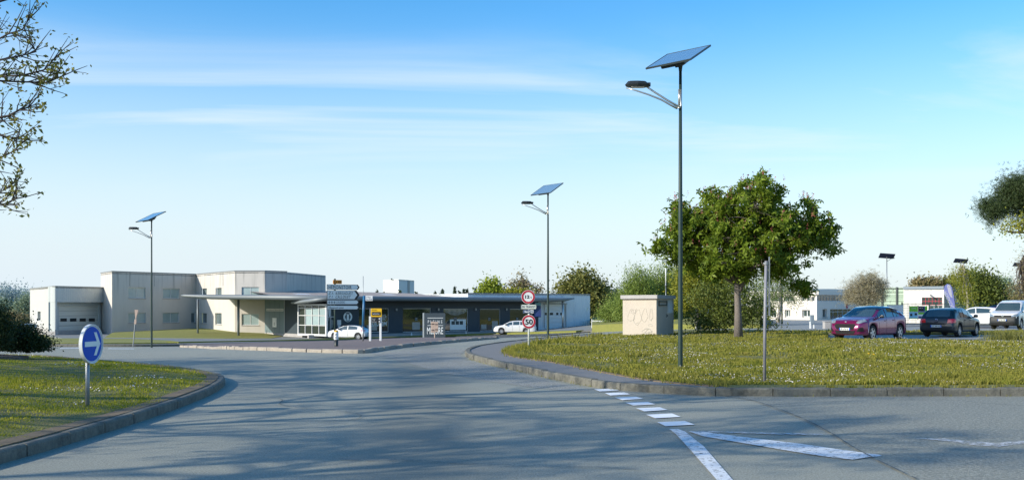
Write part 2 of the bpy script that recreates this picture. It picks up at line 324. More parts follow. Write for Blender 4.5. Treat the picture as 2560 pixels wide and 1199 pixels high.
def tag(o,label,cat,group=None,kind=None):
    if label: o['label']=label
    if cat: o['category']=cat
    if group: o['group']=group
    if kind: o['kind']=kind
    return o
def thing(name,label,cat,loc=(0,0,0),rz=0,group=None):
    o=bpy.data.objects.new(name,None); COL.objects.link(o); o.empty_display_size=.3
    o.location=loc; o.rotation_euler=(0,0,rz); o.matrix_basis=Matrix.Translation(Vector(loc))@Matrix.Rotation(rz,4,'Z')
    return tag(o,label,cat,group)
def struct(o): o['kind']='structure'; return o
def copy_tree(o,parent=None):
    c=o.copy(); COL.objects.link(c)
    if parent is not None: c.parent=parent
    for ch in list(o.children): copy_tree(ch,c)
    return c

# ------------------------------------------------------------ terrain
def sst(a,b,x):
    t=min(1,max(0,(x-a)/(b-a))); return t*t*(3-2*t)
def _h(x,y):
    A=1.85*(1-sst(-6,24,x)); d=(min(max(y,30),98)-30)/68
    return -A*d**(.95+.9*sst(-16,-4,x))
GS=3.0
def terr(x,y):
    i=math.floor(x/GS); j=math.floor(y/GS); a=x/GS-i; b=y/GS-j
    h=lambda p,q:_h(p*GS,q*GS)
    return h(i,j)*(1-a)*(1-b)+h(i+1,j)*a*(1-b)+h(i,j+1)*(1-a)*b+h(i+1,j+1)*a*b
def G(px,py,off=0.0):
    """ground point that the photograph shows at (px,py)"""
    k=(px-1280)/FP; s=(py-HZ)/FP
    lo,hi=1.0,400.0
    f=lambda D: EYE-s*D-(terr(k*D,D)+off)
    D=1.0
    while D<400:
        if f(D)<0: break
        D+=2.0
    lo=D-2; hi=D
    for _ in range(30):
        m=(lo+hi)/2
        if f(m)>0: lo=m
        else: hi=m
    D=(lo+hi)/2
    return Vector((k*D,D,terr(k*D,D)+off))
def Wp(px,py,D): return Vector(((px-1280)/FP*D,D,EYE-(py-HZ)/FP*D))
def smooth_path(pts,step=1.0,closed=False):
    P=[Vector(p[:2]) for p in pts]; n=len(P); outp=[]
    rng=range(n if closed else n-1)
    for i in rng:
        g=lambda k:P[k%n] if closed else P[min(max(k,0),n-1)]
        a,b,c,d=g(i-1),g(i),g(i+1),g(i+2); L=(c-b).length; m=max(1,int(L/step))
        for k in range(m):
            t=k/m; outp.append(.5*((2*b)+(c-a)*t+(2*a-5*b+4*c-d)*t*t+(3*b-a-3*c+d)*t**3))
    if not closed: outp.append(P[-1])
    return outp
def drape(name,poly,off,mat_,zf=None,grid=GS,kind='structure',top=False):
    """a sheet laid over the terrain inside a plan polygon, cut on the terrain's own grid lines"""
    bm=bmesh.new(); vs=[bm.verts.new((p[0],p[1],0)) for p in poly]; f=bm.faces.new(vs)
    bmesh.ops.triangulate(bm,faces=[f])
    xs=[p[0] for p in poly]; ys=[p[1] for p in poly]
    for ax,lo,hi in ((0,min(xs),max(xs)),(1,min(ys),max(ys))):
        k=math.ceil(lo/grid)
        while k*grid<hi:
            co=Vector((0,0,0)); co[ax]=k*grid; no=Vector((0,0,0)); no[ax]=1
            bmesh.ops.bisect_plane(bm,geom=bm.verts[:]+bm.edges[:]+bm.faces[:],plane_co=co,plane_no=no); k+=1
    bmesh.ops.dissolve_degenerate(bm,dist=.0005,edges=bm.edges[:])
    for v in bm.verts:
        v.co.z=terr(v.co.x,v.co.y)+off+(zf(v.co.x,v.co.y) if zf else 0)
    bmesh.ops.triangulate(bm,faces=[q for q in bm.faces if len(q.verts)>3])
    bmesh.ops.recalc_face_normals(bm,faces=bm.faces[:])
    if sum(q.normal.z for q in bm.faces)<0: bmesh.ops.reverse_faces(bm,faces=bm.faces[:])
    if off>.04:
        be=[e for e in bm.edges if e.is_boundary]; r=bmesh.ops.extrude_edge_only(bm,edges=be)
        for v in r['geom']:
            if isinstance(v,bmesh.types.BMVert): v.co.z=terr(v.co.x,v.co.y)-.3
    me=bpy.data.meshes.new(name); bm.to_mesh(me); bm.free(); me.materials.append(M[mat_])
    o=bpy.data.objects.new(name,me); COL.objects.link(o); o['kind']=kind
    return o
def kerb(name,path,h,w,mat_,inside=1,stone=1.0,base=0.0,jit=.004,gap=.012,step=.1):
    """kerb stones along a path (path = road-side face); inside=+1 puts the width left of the direction of travel"""
    P=smooth_path(path,.25); mb=MB(); acc=[0]
    for a,b in zip(P,P[1:]): acc.append(acc[-1]+(b-a).length)
    def at(s):
        s=min(max(s,0),acc[-1]); i=max(0,min(len(P)-2,int(np.searchsorted(acc,s))-1)); L=acc[i+1]-acc[i] or 1
        t=(s-acc[i])/L; p=P[i].lerp(P[i+1],t); d=(P[i+1]-P[i]).normalized(); return p,Vector((-d.y,d.x))*inside
    s=0
    while s<acc[-1]-.05:
        e=min(s+stone,acc[-1]); a0=s+gap/2; a1=e-gap/2; k=3; jz=random.uniform(-jit,jit); jo=random.uniform(-jit,jit)
        sec=[(0,-.12),(0,h*.78),(.012,h*.93),(.035,h),(w,h-.004),(w,-.12)]
        rings=[]
        for q in range(k+1):
            p,n=at(a0+(a1-a0)*q/k); z=terr(p.x,p.y)+base
            rings.append([(p.x+n.x*(u+jo),p.y+n.y*(u+jo),z+v+(jz if v>0 else 0)) for u,v in sec])
        m=len(sec); vs=[p for r in rings for p in r]; fs=[]
        for q in range(k):
            for j in range(m): fs.append((q*m+j,q*m+(j+1)%m,(q+1)*m+(j+1)%m,(q+1)*m+j))
        fs.append(tuple(range(m))); fs.append(tuple(k*m+j for j in range(m))[::-1]); mb.add(vs,fs); s=e
    return struct(mb.build(name,mat_))
# ============================================================ SETTING: ground, roads, verges
def ground_sheet():
    xs=[-3000,-1200,-500,-250]+[i*GS for i in range(-60,54)]+[250,500,1200,3000]
    ys=[-200,-60,-30]+[j*GS for j in range(-5,70)]+[230,300,450,700,1200,2500,5000]
    vs=[(x,y,terr(x,y)-.12) for y in ys for x in xs]; n=len(xs)
    fs=[(j*n+i,j*n+i+1,(j+1)*n+i+1,(j+1)*n+i) for j in range(len(ys)-1) for i in range(n-1)]
    return struct(MB().add(vs,fs).build('ground','gfar'))
ground_sheet()
def g2(l,off=0): return [tuple(G(px,py,off)[:2]) for px,py in l]
far_edge=g2([(-500,866),(0,866),(450,865),(700,857),(900,851),(1100,842),(1240,837),(1440,831),(1560,826),(1640,822),(1760,819)])
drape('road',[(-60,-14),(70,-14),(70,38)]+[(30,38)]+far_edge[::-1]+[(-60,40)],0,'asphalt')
seam=g2([(1780,984),(1880,1001),(1990,1040),(2070,1080),(2130,1118),(2190,1150),(2290,1199)])
drape('side_road',[seam[0]]+seam[1:]+[(3.6,6.5),(4.6,3),(70,3),(70,20.3)],.005,'chip')
M['joint']=worn('tar_joint',(.09,.10,.10),.52,6)
sm=smooth_path([tuple(q) for q in seam],.2)
q=strip('tar_joint',[tuple(a) for a in sm],.05,.012,'joint') if 0 else None
# central island of the roundabout (left), a low mound
isl=[(-6.2,4),(-5.45,8),(-5.16,10.3),(-5.1,13),(-5.2,16.2),(-5.5,19.2),(-6.1,21.6),(-7.3,23.6),(-9.0,25.6),(-11.6,28),(-15,31),(-22,35),(-32,34),(-38,26),(-39,14),(-34,4),(-24,-3),(-12,-2)]
islp=smooth_path(isl,.6,closed=True)
kerb('roundabout_kerb',[tuple(p) for p in islp[:80]],.14,.14,'kerb',inside=1,stone=1.0,gap=.02)
def inner(path,d):
    o=[]; n=len(path)
    for i,p in enumerate(path):
        t=(path[(i+1)%n]-path[i-1]).normalized(); o.append(p+Vector((-t.y,t.x))*d)
    return o
ISL=[tuple(p) for p in inner(islp,.13)]
_ip=np.array([p[:] for p in islp])
def mound(x,y):
    d=np.sqrt(((_ip-np.array([x,y]))**2).sum(1)).min(); return .03+.75*(1-math.exp(-max(d-.3,0)/9.))+.02*math.sin(x*1.7+y)*min(1,d)
drape('roundabout_lawn',ISL,.10,'grass',zf=mound,grid=1.0)
# narrow strip of bare soil between kerb and lawn
def strip(name,path,w,off,mat_,zf=None,side=1):
    P=[Vector(p[:2]) for p in path]; o=[]
    for i,p in enumerate(P):
        t=(P[min(i+1,len(P)-1)]-P[max(i-1,0)]).normalized(); o.append((p,p+Vector((-t.y,t.x))*w*side))
    vs=[];fs=[]
    for a,b in o:
        for q in (a,b): vs.append((q.x,q.y,terr(q.x,q.y)+off+(zf(q.x,q.y) if zf else 0)))
    for i in range(len(o)-1): fs.append((2*i,2*i+1,2*i+3,2*i+2))
    if off>.05:
        n=len(o); m=len(vs); vs+=[(x,y,terr(x,y)-.3) for x,y,z in vs]
        for i in range(n-1):
            fs.append((2*i,2*i+2,m+2*i+2,m+2*i)); fs.append((2*i+1,2*i+3,m+2*i+3,m+2*i+1))
        fs.append((0,1,m+1,m)); fs.append((2*n-2,2*n-1,m+2*n-1,m+2*n-2))
    return struct(MB().add(vs,fs).build(name,mat_))
strip('soil_edge',[tuple(p) for p in inner(islp,.13)][:70],.22,.112,'soil',zf=lambda x,y:mound(x,y)+.006)
# right-hand verge and its pavement
kerb_px=[(1500,837),(1400,845),(1290,857),(1205,869),(1170,879),(1163,887),(1178,898),(1230,912),(1330,935),(1400,951),(1480,966),(1540,974),(1700,985),(1850,990)]
kp=g2(kerb_px); yk=kp[-1][1]
kpath=kp+[(x,yk+.0) for x in (8,12,18,26,40,60)]
KP=smooth_path(kpath,.5)
path_in=g2([(1500,840),(1400,850),(1320,861),(1278,872),(1270,879),(1290,890),(1400,906),(1500,926),(1600,944),(1700,957),(1800,964.5)],.12)
gi=smooth_path(path_in,.6)
kin=[tuple(p) for p in inner(KP,.14)]
ipt=min(range(len(KP)),key=lambda i:(KP[i]-Vector(path_in[-1])).length)
drape('pavement',[tuple(p) for p in kin[1:ipt+2]]+[tuple(p) for p in gi[::-1]],.118,'path')
n1=int(len(KP)*1)
kerb('verge_kerb',kpath,.15,.16,'kerb',inside=1,stone=1.0,gap=.015,jit=.008)
lotf=g2([(2900,852),(2560,851.5),(2300,849),(2130,848),(2078,847),(2070,842)],.12)
lotb=g2([(2070,839.5),(2900,838.5)],0)
back=g2([(2060,826),(1960,827),(1850,825),(1690,825),(1560,830),(1500,837)],.12)
right=[(x,yk+.16) for x in (60,40,20,10,7.5)]
VER=[tuple(p) for p in gi]+[tuple(p) for p in kin[ipt+2:] if p[0]<59]+[(59,yk+.16)]+[(59,lotf[0][1])]+lotf+[lotb[0]]+back
def bumps(x,y): return .025*math.sin(x*1.3+.7*y)+.02*math.sin(.6*x-y*.9)
VERZ=lambda x,y:bumps(x,y)*min(1,max(0,(y-yk-.4)/3))
drape('verge_grass',VER,.125,'grass',zf=VERZ,grid=1.5)
strip('soil_edge',[tuple(p) for p in gi],.16,.135,'soil',side=-1)
# parking lot behind the verge and the strip beyond it
L0=[lotf[-1],(59,lotb[1][1]+.5)]
drape('parking_lot',[(lotf[-1][0]-1,lotf[-1][1]-.3),(59,lotf[0][1]-1),(59,lotb[1][1]+1),(lotb[0][0]-1,lotb[0][1]+.2)],.03,'lot')
st=[(lotb[0][0]+.3,lotb[0][1]+.1),(58,lotb[1][1]+.14)]+g2([(2900,825),(2270,826),(2060,825)],.12)
drape('grass_strip',[st[0],st[1],st[2],st[3],st[4]],.125,'grass',grid=1.5)
kerb('parking_kerb',[lotb[0],(lotb[0][0]+20,lotb[0][1]+.1),(58,lotb[1][1])],.15,.15,'kerb',inside=1,stone=1.0,base=0)
yb=st[3][1]
drape('far_parking',[(15,62),(30,66.2),(75,yb-.3),(75,150),(24,150),(22,90)],-.05,'lot',kind='structure')
drape('far_road',g2([(1683,821.5),(1760,819),(1900,817),(2100,810),(2300,806)])+g2([(2300,813),(2070,824),(1900,824),(1683,824.5)]),-.02,'lot')
M['grit']=worn('pale_grit',(.40,.39,.345),.50,28)
drape('road_grit',g2([(930,884),(1010,876),(1120,868),(1165,873),(1150,887),(1165,899),(1230,917),(1330,941),(1400,958),(1475,975),(1440,980),(1330,968),(1200,950),(1100,930),(1010,905)]),.008,'grit')
# splitter island in brown paving
spl=g2([(448,867.5),(520,871),(600,874),(760,879.5),(860,882.5),(905,883),(935,879),(980,872),(1050,863.5),(1150,854),(1242,846.5)],0)
splb=g2([(1246,844),(1100,848),(900,852),(700,857),(470,864.5)],0)
SP=smooth_path(spl,.5)
kerb('island_kerb',[tuple(p) for p in SP],.13,.16,'kerbl',inside=1,stone=.9,gap=.05,jit=.02)
drape('traffic_island',[tuple(p) for p in inner(SP,.12)[1:-1]]+[tuple(p) for p in splb],.115,'island')
# far side: kerb, pavement, lawns, driveway
fk=g2([(-500,866),(0,866),(450,865),(700,857),(900,851),(1100,842),(1240,837),(1440,831),(1560,826)])
kerb('far_kerb',fk,.14,.15,'kerb',inside=1,stone=1.0)
fp=smooth_path(fk,1.0)
strip('far_pavement',[tuple(p) for p in inner(fp,.12)[1:-1]],2.5,.135,'path')
lw=g2([(-500,859),(200,858),(440,857)],.13)
drape('far_lawn',lw+g2([(446,854),(425,851),(380,848.5),(330,846.5),(200,845.5),(-500,845)],.13),.16,'gfar')
drape('driveway',g2([(446,857.5),(700,852.5),(900,846.5),(1240,834.5),(1440,828.5),(1550,823)])+g2([(1550,817),(1440,812),(1000,812),(700,812),(200,812),(120,838),(150,845.5)]),.06,'drive')
strip('grass_edge',g2([(446,858),(700,853),(900,847),(1100,839.5),(1240,834.5),(1440,829.5)],.1),.9,.22,'gfar',side=1)
0 and strip('asphalt_edge',g2([(1240,834),(1330,832),(1440,830)],.1),.3,.3,'soil',side=1)
berm=g2([(262,843),(330,843.5),(560,845.5),(680,845)],.06)
def bermz(x,y): return .5*max(0,1-abs((x+38)/14))*sst(106,117,y)
drape('front_lawn',berm+[(-25.5,119.5),(-31.8,119),(-40.3,131),(-46.6,120.5)],.09,'gfar',zf=bermz)
drape('right_bank',g2([(1480,830),(1560,827),(1640,824),(1760,822),(1900,819),(1900,800),(1480,806)]),.1,'gfar',zf=lambda x,y:.6*sst(66,95,y))
# road markings
def mark(poly,mat_='paint',name='road_marking'): return drape(name,g2(poly),.011,mat_)
for q in ([(1485,973.5),(1534,971),(1548,976),(1500,979)],[(1512,983),(1561,981),(1578,986),(1526,989)],[(1537,994),(1590,992),(1608,997),(1556,1000.5)],[(1563,1007),(1620,1005),(1638,1011),(1583,1014)],[(1590,1021),(1650,1018.5),(1669,1025),(1611,1029)],[(1615,1037),(1680,1034),(1702,1042.5),(1638,1046)],[(1643,1056),(1712,1053),(1737,1062),(1664,1066)]):
    o=mark(q); 
mark([(1673,1073),(1695,1073),(1712,1079),(1760,1117),(1840,1210),(1800,1210),(1730,1130),(1690,1086)],'paint2')
mark([(1722,1079),(1745,1078),(1850,1092),(2000,1110),(2110,1126),(2200,1138),(2205,1141),(2170,1144),(2130,1150),(2060,1142),(1960,1126),(1850,1107),(1760,1092)],'paint2')
mark([(1700,1077),(1900,1081),(2055,1085.5),(2060,1089),(1900,1085.5),(1740,1080)],'paint3')
mark([(2285,1096),(2360,1097),(2420,1103),(2490,1108),(2560,1101),(2620,1098),(2620,1106),(2540,1112),(2495,1117.5),(2430,1113),(2360,1103)],'paint3')
mark([(150,869.5),(210,869.3),(210,870.8),(150,871)],'paint2'); mark([(270,870.5),(335,871),(335,872.3),(270,872)],'paint2')

# ------------------------------------------------------------ grass blades and daisies (beyond counting)
def inpoly(X,Y,P):
    P=np.array([p[:2] for p in P]); ins=np.zeros(len(X),bool); j=len(P)-1
    for i in range(len(P)):
        a,b=P[i],P[j]; c=((a[1]>Y)!=(b[1]>Y))&(X<(b[0]-a[0])*(Y-a[1])/((b[1]-a[1]) or 1e-9)+a[0]); ins^=c; j=i
    return ins
def vnoise(X,Y,s,seed=0):
    r=np.random.RandomState(seed).rand(64,64); u=X/s; v=Y/s; i=np.floor(u).astype(int); j=np.floor(v).astype(int); a=u-i; b=v-j; a=a*a*(3-2*a); b=b*b*(3-2*b)
    g=lambda p,q:r[p%64,q%64]
    return g(i,j)*(1-a)*(1-b)+g(i+1,j)*a*(1-b)+g(i,j+1)*(1-a)*b+g(i+1,j+1)*a*b
def scatter(poly,n,dmin,dmax,xr=.56,pw=1.6):
    """points inside a plan polygon, denser near the camera"""
    u=RN.rand(n*3); e=1-pw; D=(dmin**e+(dmax**e-dmin**e)*u)**(1/e); X=(RN.rand(n*3)*2-1)*xr*D
    ok=inpoly(X,D,poly); X=X[ok][:n]; D=D[ok][:n]; return X,D
def blades(name,poly,n,dmin,dmax,h0,h1,zf,off,mat_,w=.011):
    X,Y=scatter(poly,n,dmin,dmax); bare=vnoise(X,Y,1.9,31)*.6+vnoise(X,Y,.55,32)*.4; kp_=(bare>.36)|(RN.rand(len(X))<.25); X=X[kp_]; Y=Y[kp_]; k=len(X)
    tall=vnoise(X,Y,1.7,3)*.6+vnoise(X,Y,.6,4)*.4
    H=(h0+(h1-h0)*RN.rand(k))*(.25+1.6*tall**2.2); A=RN.rand(k)*PI; lean=RN.randn(k,2)*.45
    Z=np.array([terr(x,y)+off+zf(x,y) for x,y in zip(X,Y)])
    wd=w*(1+Y/22)*(.6+.8*RN.rand(k))
    ca,sa=np.cos(A)*wd,np.sin(A)*wd
    V=np.zeros((k,3,3)); V[:,0]=np.c_[X-ca,Y-sa,Z-.01]; V[:,1]=np.c_[X+ca,Y+sa,Z-.01]; V[:,2]=np.c_[X+lean[:,0]*H,Y+lean[:,1]*H,Z+H]
    o=npmesh(name,V.reshape(-1,3),np.arange(k*3).reshape(-1,3),mat_); return o
def daisies(name,poly,n,dmin,dmax,zf,off,mat_,r=.016,lo=.5,hh=.07,seed=9):
    X,Y=scatter(poly,n,dmin,dmax,pw=1.3); c=vnoise(X,Y*.5,2.3,seed)*.55+vnoise(X,Y,.7,seed+1)*.45
    keep=c>lo+RN.rand(len(X))*.12; X=X[keep];Y=Y[keep]; k=len(X)
    Z=np.array([terr(x,y)+off+zf(x,y) for x,y in zip(X,Y)])+hh*(.5+.6*RN.rand(k)); q=6; th=np.arange(q)*2*PI/q
    rr=r*(.6+.7*RN.rand(k))*(1+Y/50); tx,ty=RN.randn(k)*.35,RN.randn(k)*.35-.25
    V=np.zeros((k,q,3))
    for i in range(q):
        dx=np.cos(th[i])*rr; dy=np.sin(th[i])*rr; V[:,i,0]=X+dx; V[:,i,1]=Y+dy; V[:,i,2]=Z+dx*tx+dy*(-ty)
    return npmesh(name,V.reshape(-1,3),np.arange(k*q).reshape(-1,q),mat_)
b=blades('verge_grass_blades',VER,150000,19,62,.05,.13,VERZ,.125,'blade'); b['kind']='stuff'
b=blades('lawn_grass_blades',ISL,95000,9.5,36,.02,.05,mound,.10,'blade2',w=.006); b['kind']='stuff'
b=daisies('daisies',VER,15000,19,60,VERZ,.125,'daisy',lo=.53,r=.0065); b['kind']='stuff'
b=daisies('lawn_daisies',ISL,9000,11,30,mound,.10,'daisy',r=.008,lo=.66,hh=.03,seed=21); b['kind']='stuff'
stp=[st[0],st[1],st[2],st[3],st[4]]
b=blades('strip_grass_blades',stp,12000,50,70,.06,.16,lambda x,y:0,.125,'blade',w=.014); b['kind']='stuff'
# taller tufts along the back of the verge and the weeds by the pavement edge
tufts=g2([(1300,868),(1500,842),(1680,832),(2060,832),(2060,827),(1500,838),(1290,862)],.12)
b=blades('tall_grass_tufts',tufts,16000,40,70,.10,.34,lambda x,y:0,.125,'blade',w=.009); b['kind']='stuff'
X=[];
def weeds(name,path,n,h,spread,mat_='blade',off=.1,w=.012):
    P=smooth_path(path,.3); vs=[];fs=[]
    for i in range(n):
        p=P[random.randrange(len(P))]; x=p.x+random.gauss(0,spread); y=p.y+random.gauss(0,spread); z=terr(x,y)+off; a=random.random()*PI; hh=h*(.3+random.random())
        o=len(vs); vs+=[(x-math.cos(a)*w,y-math.sin(a)*w,z-.02),(x+math.cos(a)*w,y+math.sin(a)*w,z-.02),(x+random.gauss(0,.4)*hh,y+random.gauss(0,.4)*hh,z+hh)]; fs.append((o,o+1,o+2))
    b=npmesh(name,vs,fs,mat_); b['kind']='stuff'; return b
weeds('pavement_edge_weeds',[tuple(p) for p in gi[10:]],3500,.13,.10,off=.13)
weeds('kerb_weeds',kp[6:12],260,.05,.05,off=.0,w=.01)
weeds('kerb_weeds',[(x,yk-.03) for x in range(5,22)],300,.04,.03,off=.0,w=.01)
weeds('kerb_top_weeds',[(x,yk+.18) for x in range(5,22)],4200,.08,.05,off=.13,w=.01)
weeds('weed_patch',g2([(2350,1000)])*0+g2([(2500,848),(2545,848)],.1),900,.42,.35,'l_oli',off=.1,w=.012)
def dand(px,py):
    p=G(px,py,.12); mb=MB(); mb.lathe([(.005,0),(.03,.01),(.038,.02),(.02,.03)],10,0,Matrix.Translation(p+Vector((0,0,.09)))); mb.tube([p,p+Vector((0,0,.1))],.003,5)
    return mb.build('dandelion','dand')
t=dand(2172,892); tag(t,'yellow dandelion flower in the verge, left one of a pair','flower',group='dandelions in the verge')
t=dand(2185,894); tag(t,'yellow dandelion flower in the verge, right one of a pair','flower',group='dandelions in the verge')
# bark mulch under the bushes on the left
drape('mulch_bed',[(-24,18),(-17,19.5),(-13.2,22),(-11.8,24.5),(-12.5,26.5),(-16,28),(-24,30)],.17,'mulch',zf=mound,grid=1.0)

strip('tar_joint',[tuple(a) for a in smooth_path(seam,.2)],.022,.014,'joint')
rc=random.Random(8)
def crack(x,y,a,n):
    pts=[(x,y)]
    for k in range(n): a+=rc.gauss(0,.35); x+=.35*math.cos(a); y+=.35*math.sin(a); pts.append((x,y))
    strip('road_crack',pts,.022,.013,'joint')
for x,y,a,n in ((-2.6,14,.2,16),(1.6,19,-1.1,12),(-.6,26,.5,20),(-3.5,31,1.2,14),(2.2,12.6,2.6,10),(6.5,17.2,.1,22),(-1.8,10.6,.1,9)): crack(x,y,a,n)
# ============================================================ TREES
def rdir(): 
    v=Vector((random.gauss(0,1),random.gauss(0,1),random.gauss(0,1))); return v.normalized()
LEAFT={ # leaf templates: list of quads in local leaf space (unit size)
 'rhomb':[[(0,0,0),(.5,.28,.05),(1,0,0),(.5,-.28,.05)]],
 'strip':[[(0,0,0),(.5,.13,0),(1,0,-.1),(.5,-.13,0)]],
 'palm':[[(0,0,0),(.55*math.cos(a)-.21*math.sin(a),.55*math.sin(a)+.21*math.cos(a),.0),(math.cos(a),math.sin(a),-.38),(.55*math.cos(a)+.21*math.sin(a),.55*math.sin(a)-.21*math.cos(a),.0)] for a in [k*1.26 for k in range(5)]],
 'tuft':[[(0,0,0),(.5*c,.5*s,.3),(c,s,.55),(.5*c-.1*s,.5*s+.1*c,.2)] for c,s in [(math.cos(k*1.05),math.sin(k*1.05)) for k in range(6)]],
}
def leaf_mesh(name,P,size,tmpl,mat_,parent,droop=.0,up=0.0):
    """P (n,3) leaf positions"""
    T=np.array(LEAFT[tmpl],float); q=len(T); n=len(P)
    z=RN.randn(n,3); z[:,2]+=up; z/=np.linalg.norm(z,axis=1,keepdims=True)
    a=RN.randn(n,3); a[:,2]-=droop; x=a-(a*z).sum(1,keepdims=True)*z; x/=np.linalg.norm(x,axis=1,keepdims=True)+1e-9; y=np.cross(z,x)
    s=size*(.6+.8*RN.rand(n))
    V=np.zeros((n,q*4,3)); F=T.reshape(-1,3)
    for i in range(q*4): V[:,i]=P+(x*F[i,0]+y*F[i,1]+z*F[i,2])*s[:,None]
    return npmesh(name,V.reshape(-1,3),np.arange(n*q*4).reshape(-1,4),mat_,parent)
def curve(a,b,sag,n=5,jit=.0):
    a=Vector(a);b=Vector(b); o=[]
    for i in range(n+1):
        t=i/n; p=a.lerp(b,t); p.z+=sag*4*t*(1-t); L=(b-a).length
        if 0<i<n: p+=rdir()*jit*L
        o.append(p)
    return o
def tree(name,label,cat,loc,trunk,r0,lobes,clumps,per,sig,size,tmpl,leaf,bark,limbs=14,group=None,droop=0,up=0,shell=.45,fork=None,crown='crown',extra=None,flat=1,sub=3,lr=.35):
    """trunk: list of local points; lobes: (x,y,z,rx,ry,rz) ellipsoids in local space; leaves gather in clumps on twigs"""
    t=thing(name,label,cat,loc,0,group)
    C=[]; vol=[l[3]*l[4]*l[5] for l in lobes]; 
    for _ in range(clumps):
        l=random.choices(lobes,vol)[0]; d=rdir(); r=random.random()**shell
        C.append(Vector((l[0]+d.x*l[3]*r,l[1]+d.y*l[4]*r,l[2]+d.z*l[5]*r)))
    mb=MB(); top=Vector(trunk[-1]); fk=Vector(fork) if fork else top
    nT=len(trunk); mb.tube([Vector(p) for p in trunk],[r0*(1.25 if i==0 else 1-.55*i/max(1,nT-1)) for i in range(nT)],10)
    order=sorted(range(len(C)),key=lambda i:random.random()); mains=order[:limbs]; nodes_=[]
    for i in mains:
        a=fk if random.random()<.6 else fk.lerp(top,random.random()); e=C[i]; pts=curve(a,e,random.uniform(-.05,.12)*(e-a).length,6,.045)
        mb.tube(pts,[max(.006,r0*lr*(1-.82*k/6)) for k in range(7)],6,cap=False); nodes_+=[(p,r0*lr*(1-.82*k/6)) for k,p in enumerate(pts) if k>0]
    for i in (order[limbs:] if sub>=9 else order[limbs:limbs+limbs*sub]):
        e=C[i]; a,ra=min(nodes_,key=lambda q:(q[0]-e).length+.25*abs(q[0].z-e.z)); pts=curve(a,e,.04*(e-a).length,3,.05)
        mb.tube(pts,[max(.004,ra*.5*(1-.75*k/3)) for k in range(4)],4,cap=False)
    mb.build('trunk',bark,t,smooth=True)
    Cn=np.array([c[:] for c in C]); idx=RN.randint(0,len(Cn),clumps*per); P=Cn[idx]+RN.randn(clumps*per,3)*sig*np.array([1,1,flat])*(.5+RN.rand(len(idx),1))
    if extra=='weep': # hanging strings of leaves
        dz=RN.rand(len(P))**1.5*sig*3.5; P[:,2]-=dz
    P=P[P[:,2]>.05]
    leaf_mesh(crown,P,size,tmpl,leaf,t,droop,up)
    t['_c']=0; del t['_c']
    return t,C
def ptree(name,label,cat,base,D,lobes_px,trunk_r,clumps,per,sig,size,tmpl,leaf,bark,th=None,**kw):
    """tree standing where (px,py) meets depth D; lobes given in photograph pixels at that depth"""
    s=FP/D; X=(base[0]-1280)/FP*D; z0=EYE-(base[1]-HZ)/s
    L=[]
    for q in lobes_px:
        px,py,rx,ry=q[:4]; dy=q[4] if len(q)>4 else 0; dd=q[5] if len(q)>5 else rx/s
        L.append(((px-base[0])/s,dy,(base[1]-py)/s,rx/s,dd,ry/s))
    th=th or [(base[0],base[1]),(L and base[0],min(q[1] for q in lobes_px))]
    T=[((a-base[0])/s,0,(base[1]-b)/s) for a,b in th]
    return tree(name,label,cat,(X,D,z0),T,trunk_r,L,clumps,per,sig,size,tmpl,leaf,bark,**kw)
# --- the chestnut on the verge
D=47.5; s=FP/D
ch=[(1850,600,165,105),(1770,560,105,90),(1700,600,62,60),(1885,500,75,58),(1960,560,100,72),(2035,590,62,48),(1830,665,105,38),(1930,650,75,40),(1760,650,70,36),(1810,500,60,35),(2070,610,32,28),(1665,625,38,22)]
t,C=ptree('chestnut_tree','round chestnut tree with pale trunk and reddish blossom on the verge','tree',(1846,847),D,[c+(random.uniform(-.8,.8),2.4 if c[2]>70 else 1.3) for c in ch],.175,470,15,.16,.20,'palm','l_chest','bark',
  th=[(1846,847),(1845,780),(1843,720),(1838,690),(1845,640),(1850,580)],limbs=26,sub=9,fork=(.0,0,2.45),shell=.5,lr=.5,droop=.4,up=.6)
mb=MB(); mb.tube([(0,0,2.2),(.45,.1,3.0),(1.0,.1,3.6),(1.9,.2,4.2),(3.0,0,4.6)],[.13,.12,.10,.07,.04],8); mb.tube([(0,0,2.9),(-.5,.1,3.4),(-1.2,.1,3.8),(-2.2,0,4.2)],[.09,.08,.06,.03],7); mb.tube([(2.6,0,4.4),(3.6,-.2,4.2),(4.3,0,4.35)],[.035,.025,.012],5)
mb.build('limb','bark',t,smooth=True)
Cu=np.array([c[:] for c in C if c.z>3.6]); P=Cu[RN.randint(0,len(Cu),520)]+np.c_[RN.randn(520,2)*.2,np.full(520,.22)]; Q=[]
for k in range(7): Q.append(P+np.array([0,0,.035*k])+RN.randn(520,3)*.014)
leaf_mesh('blossom',np.concatenate(Q),.075,'rhomb','l_red',t,0,.5)
# drooping low spray on the right
t2=t; P=np.array([(2.9+random.gauss(0,.30),random.gauss(0,.3),2.45+random.gauss(0,.16)) for _ in range(95)]+[(3.15+random.gauss(0,.16),random.gauss(0,.2),2.15+random.gauss(0,.13)) for _ in range(35)])
leaf_mesh('spray_leaves',P,.19,'palm','l_chest',t,.4,.4); MB().tube([(1.7,0,3.1),(2.3,0,2.95),(2.9,0,2.5),(3.15,0,2.2)],[.03,.024,.015,.008],5).build('twig','bark',t)
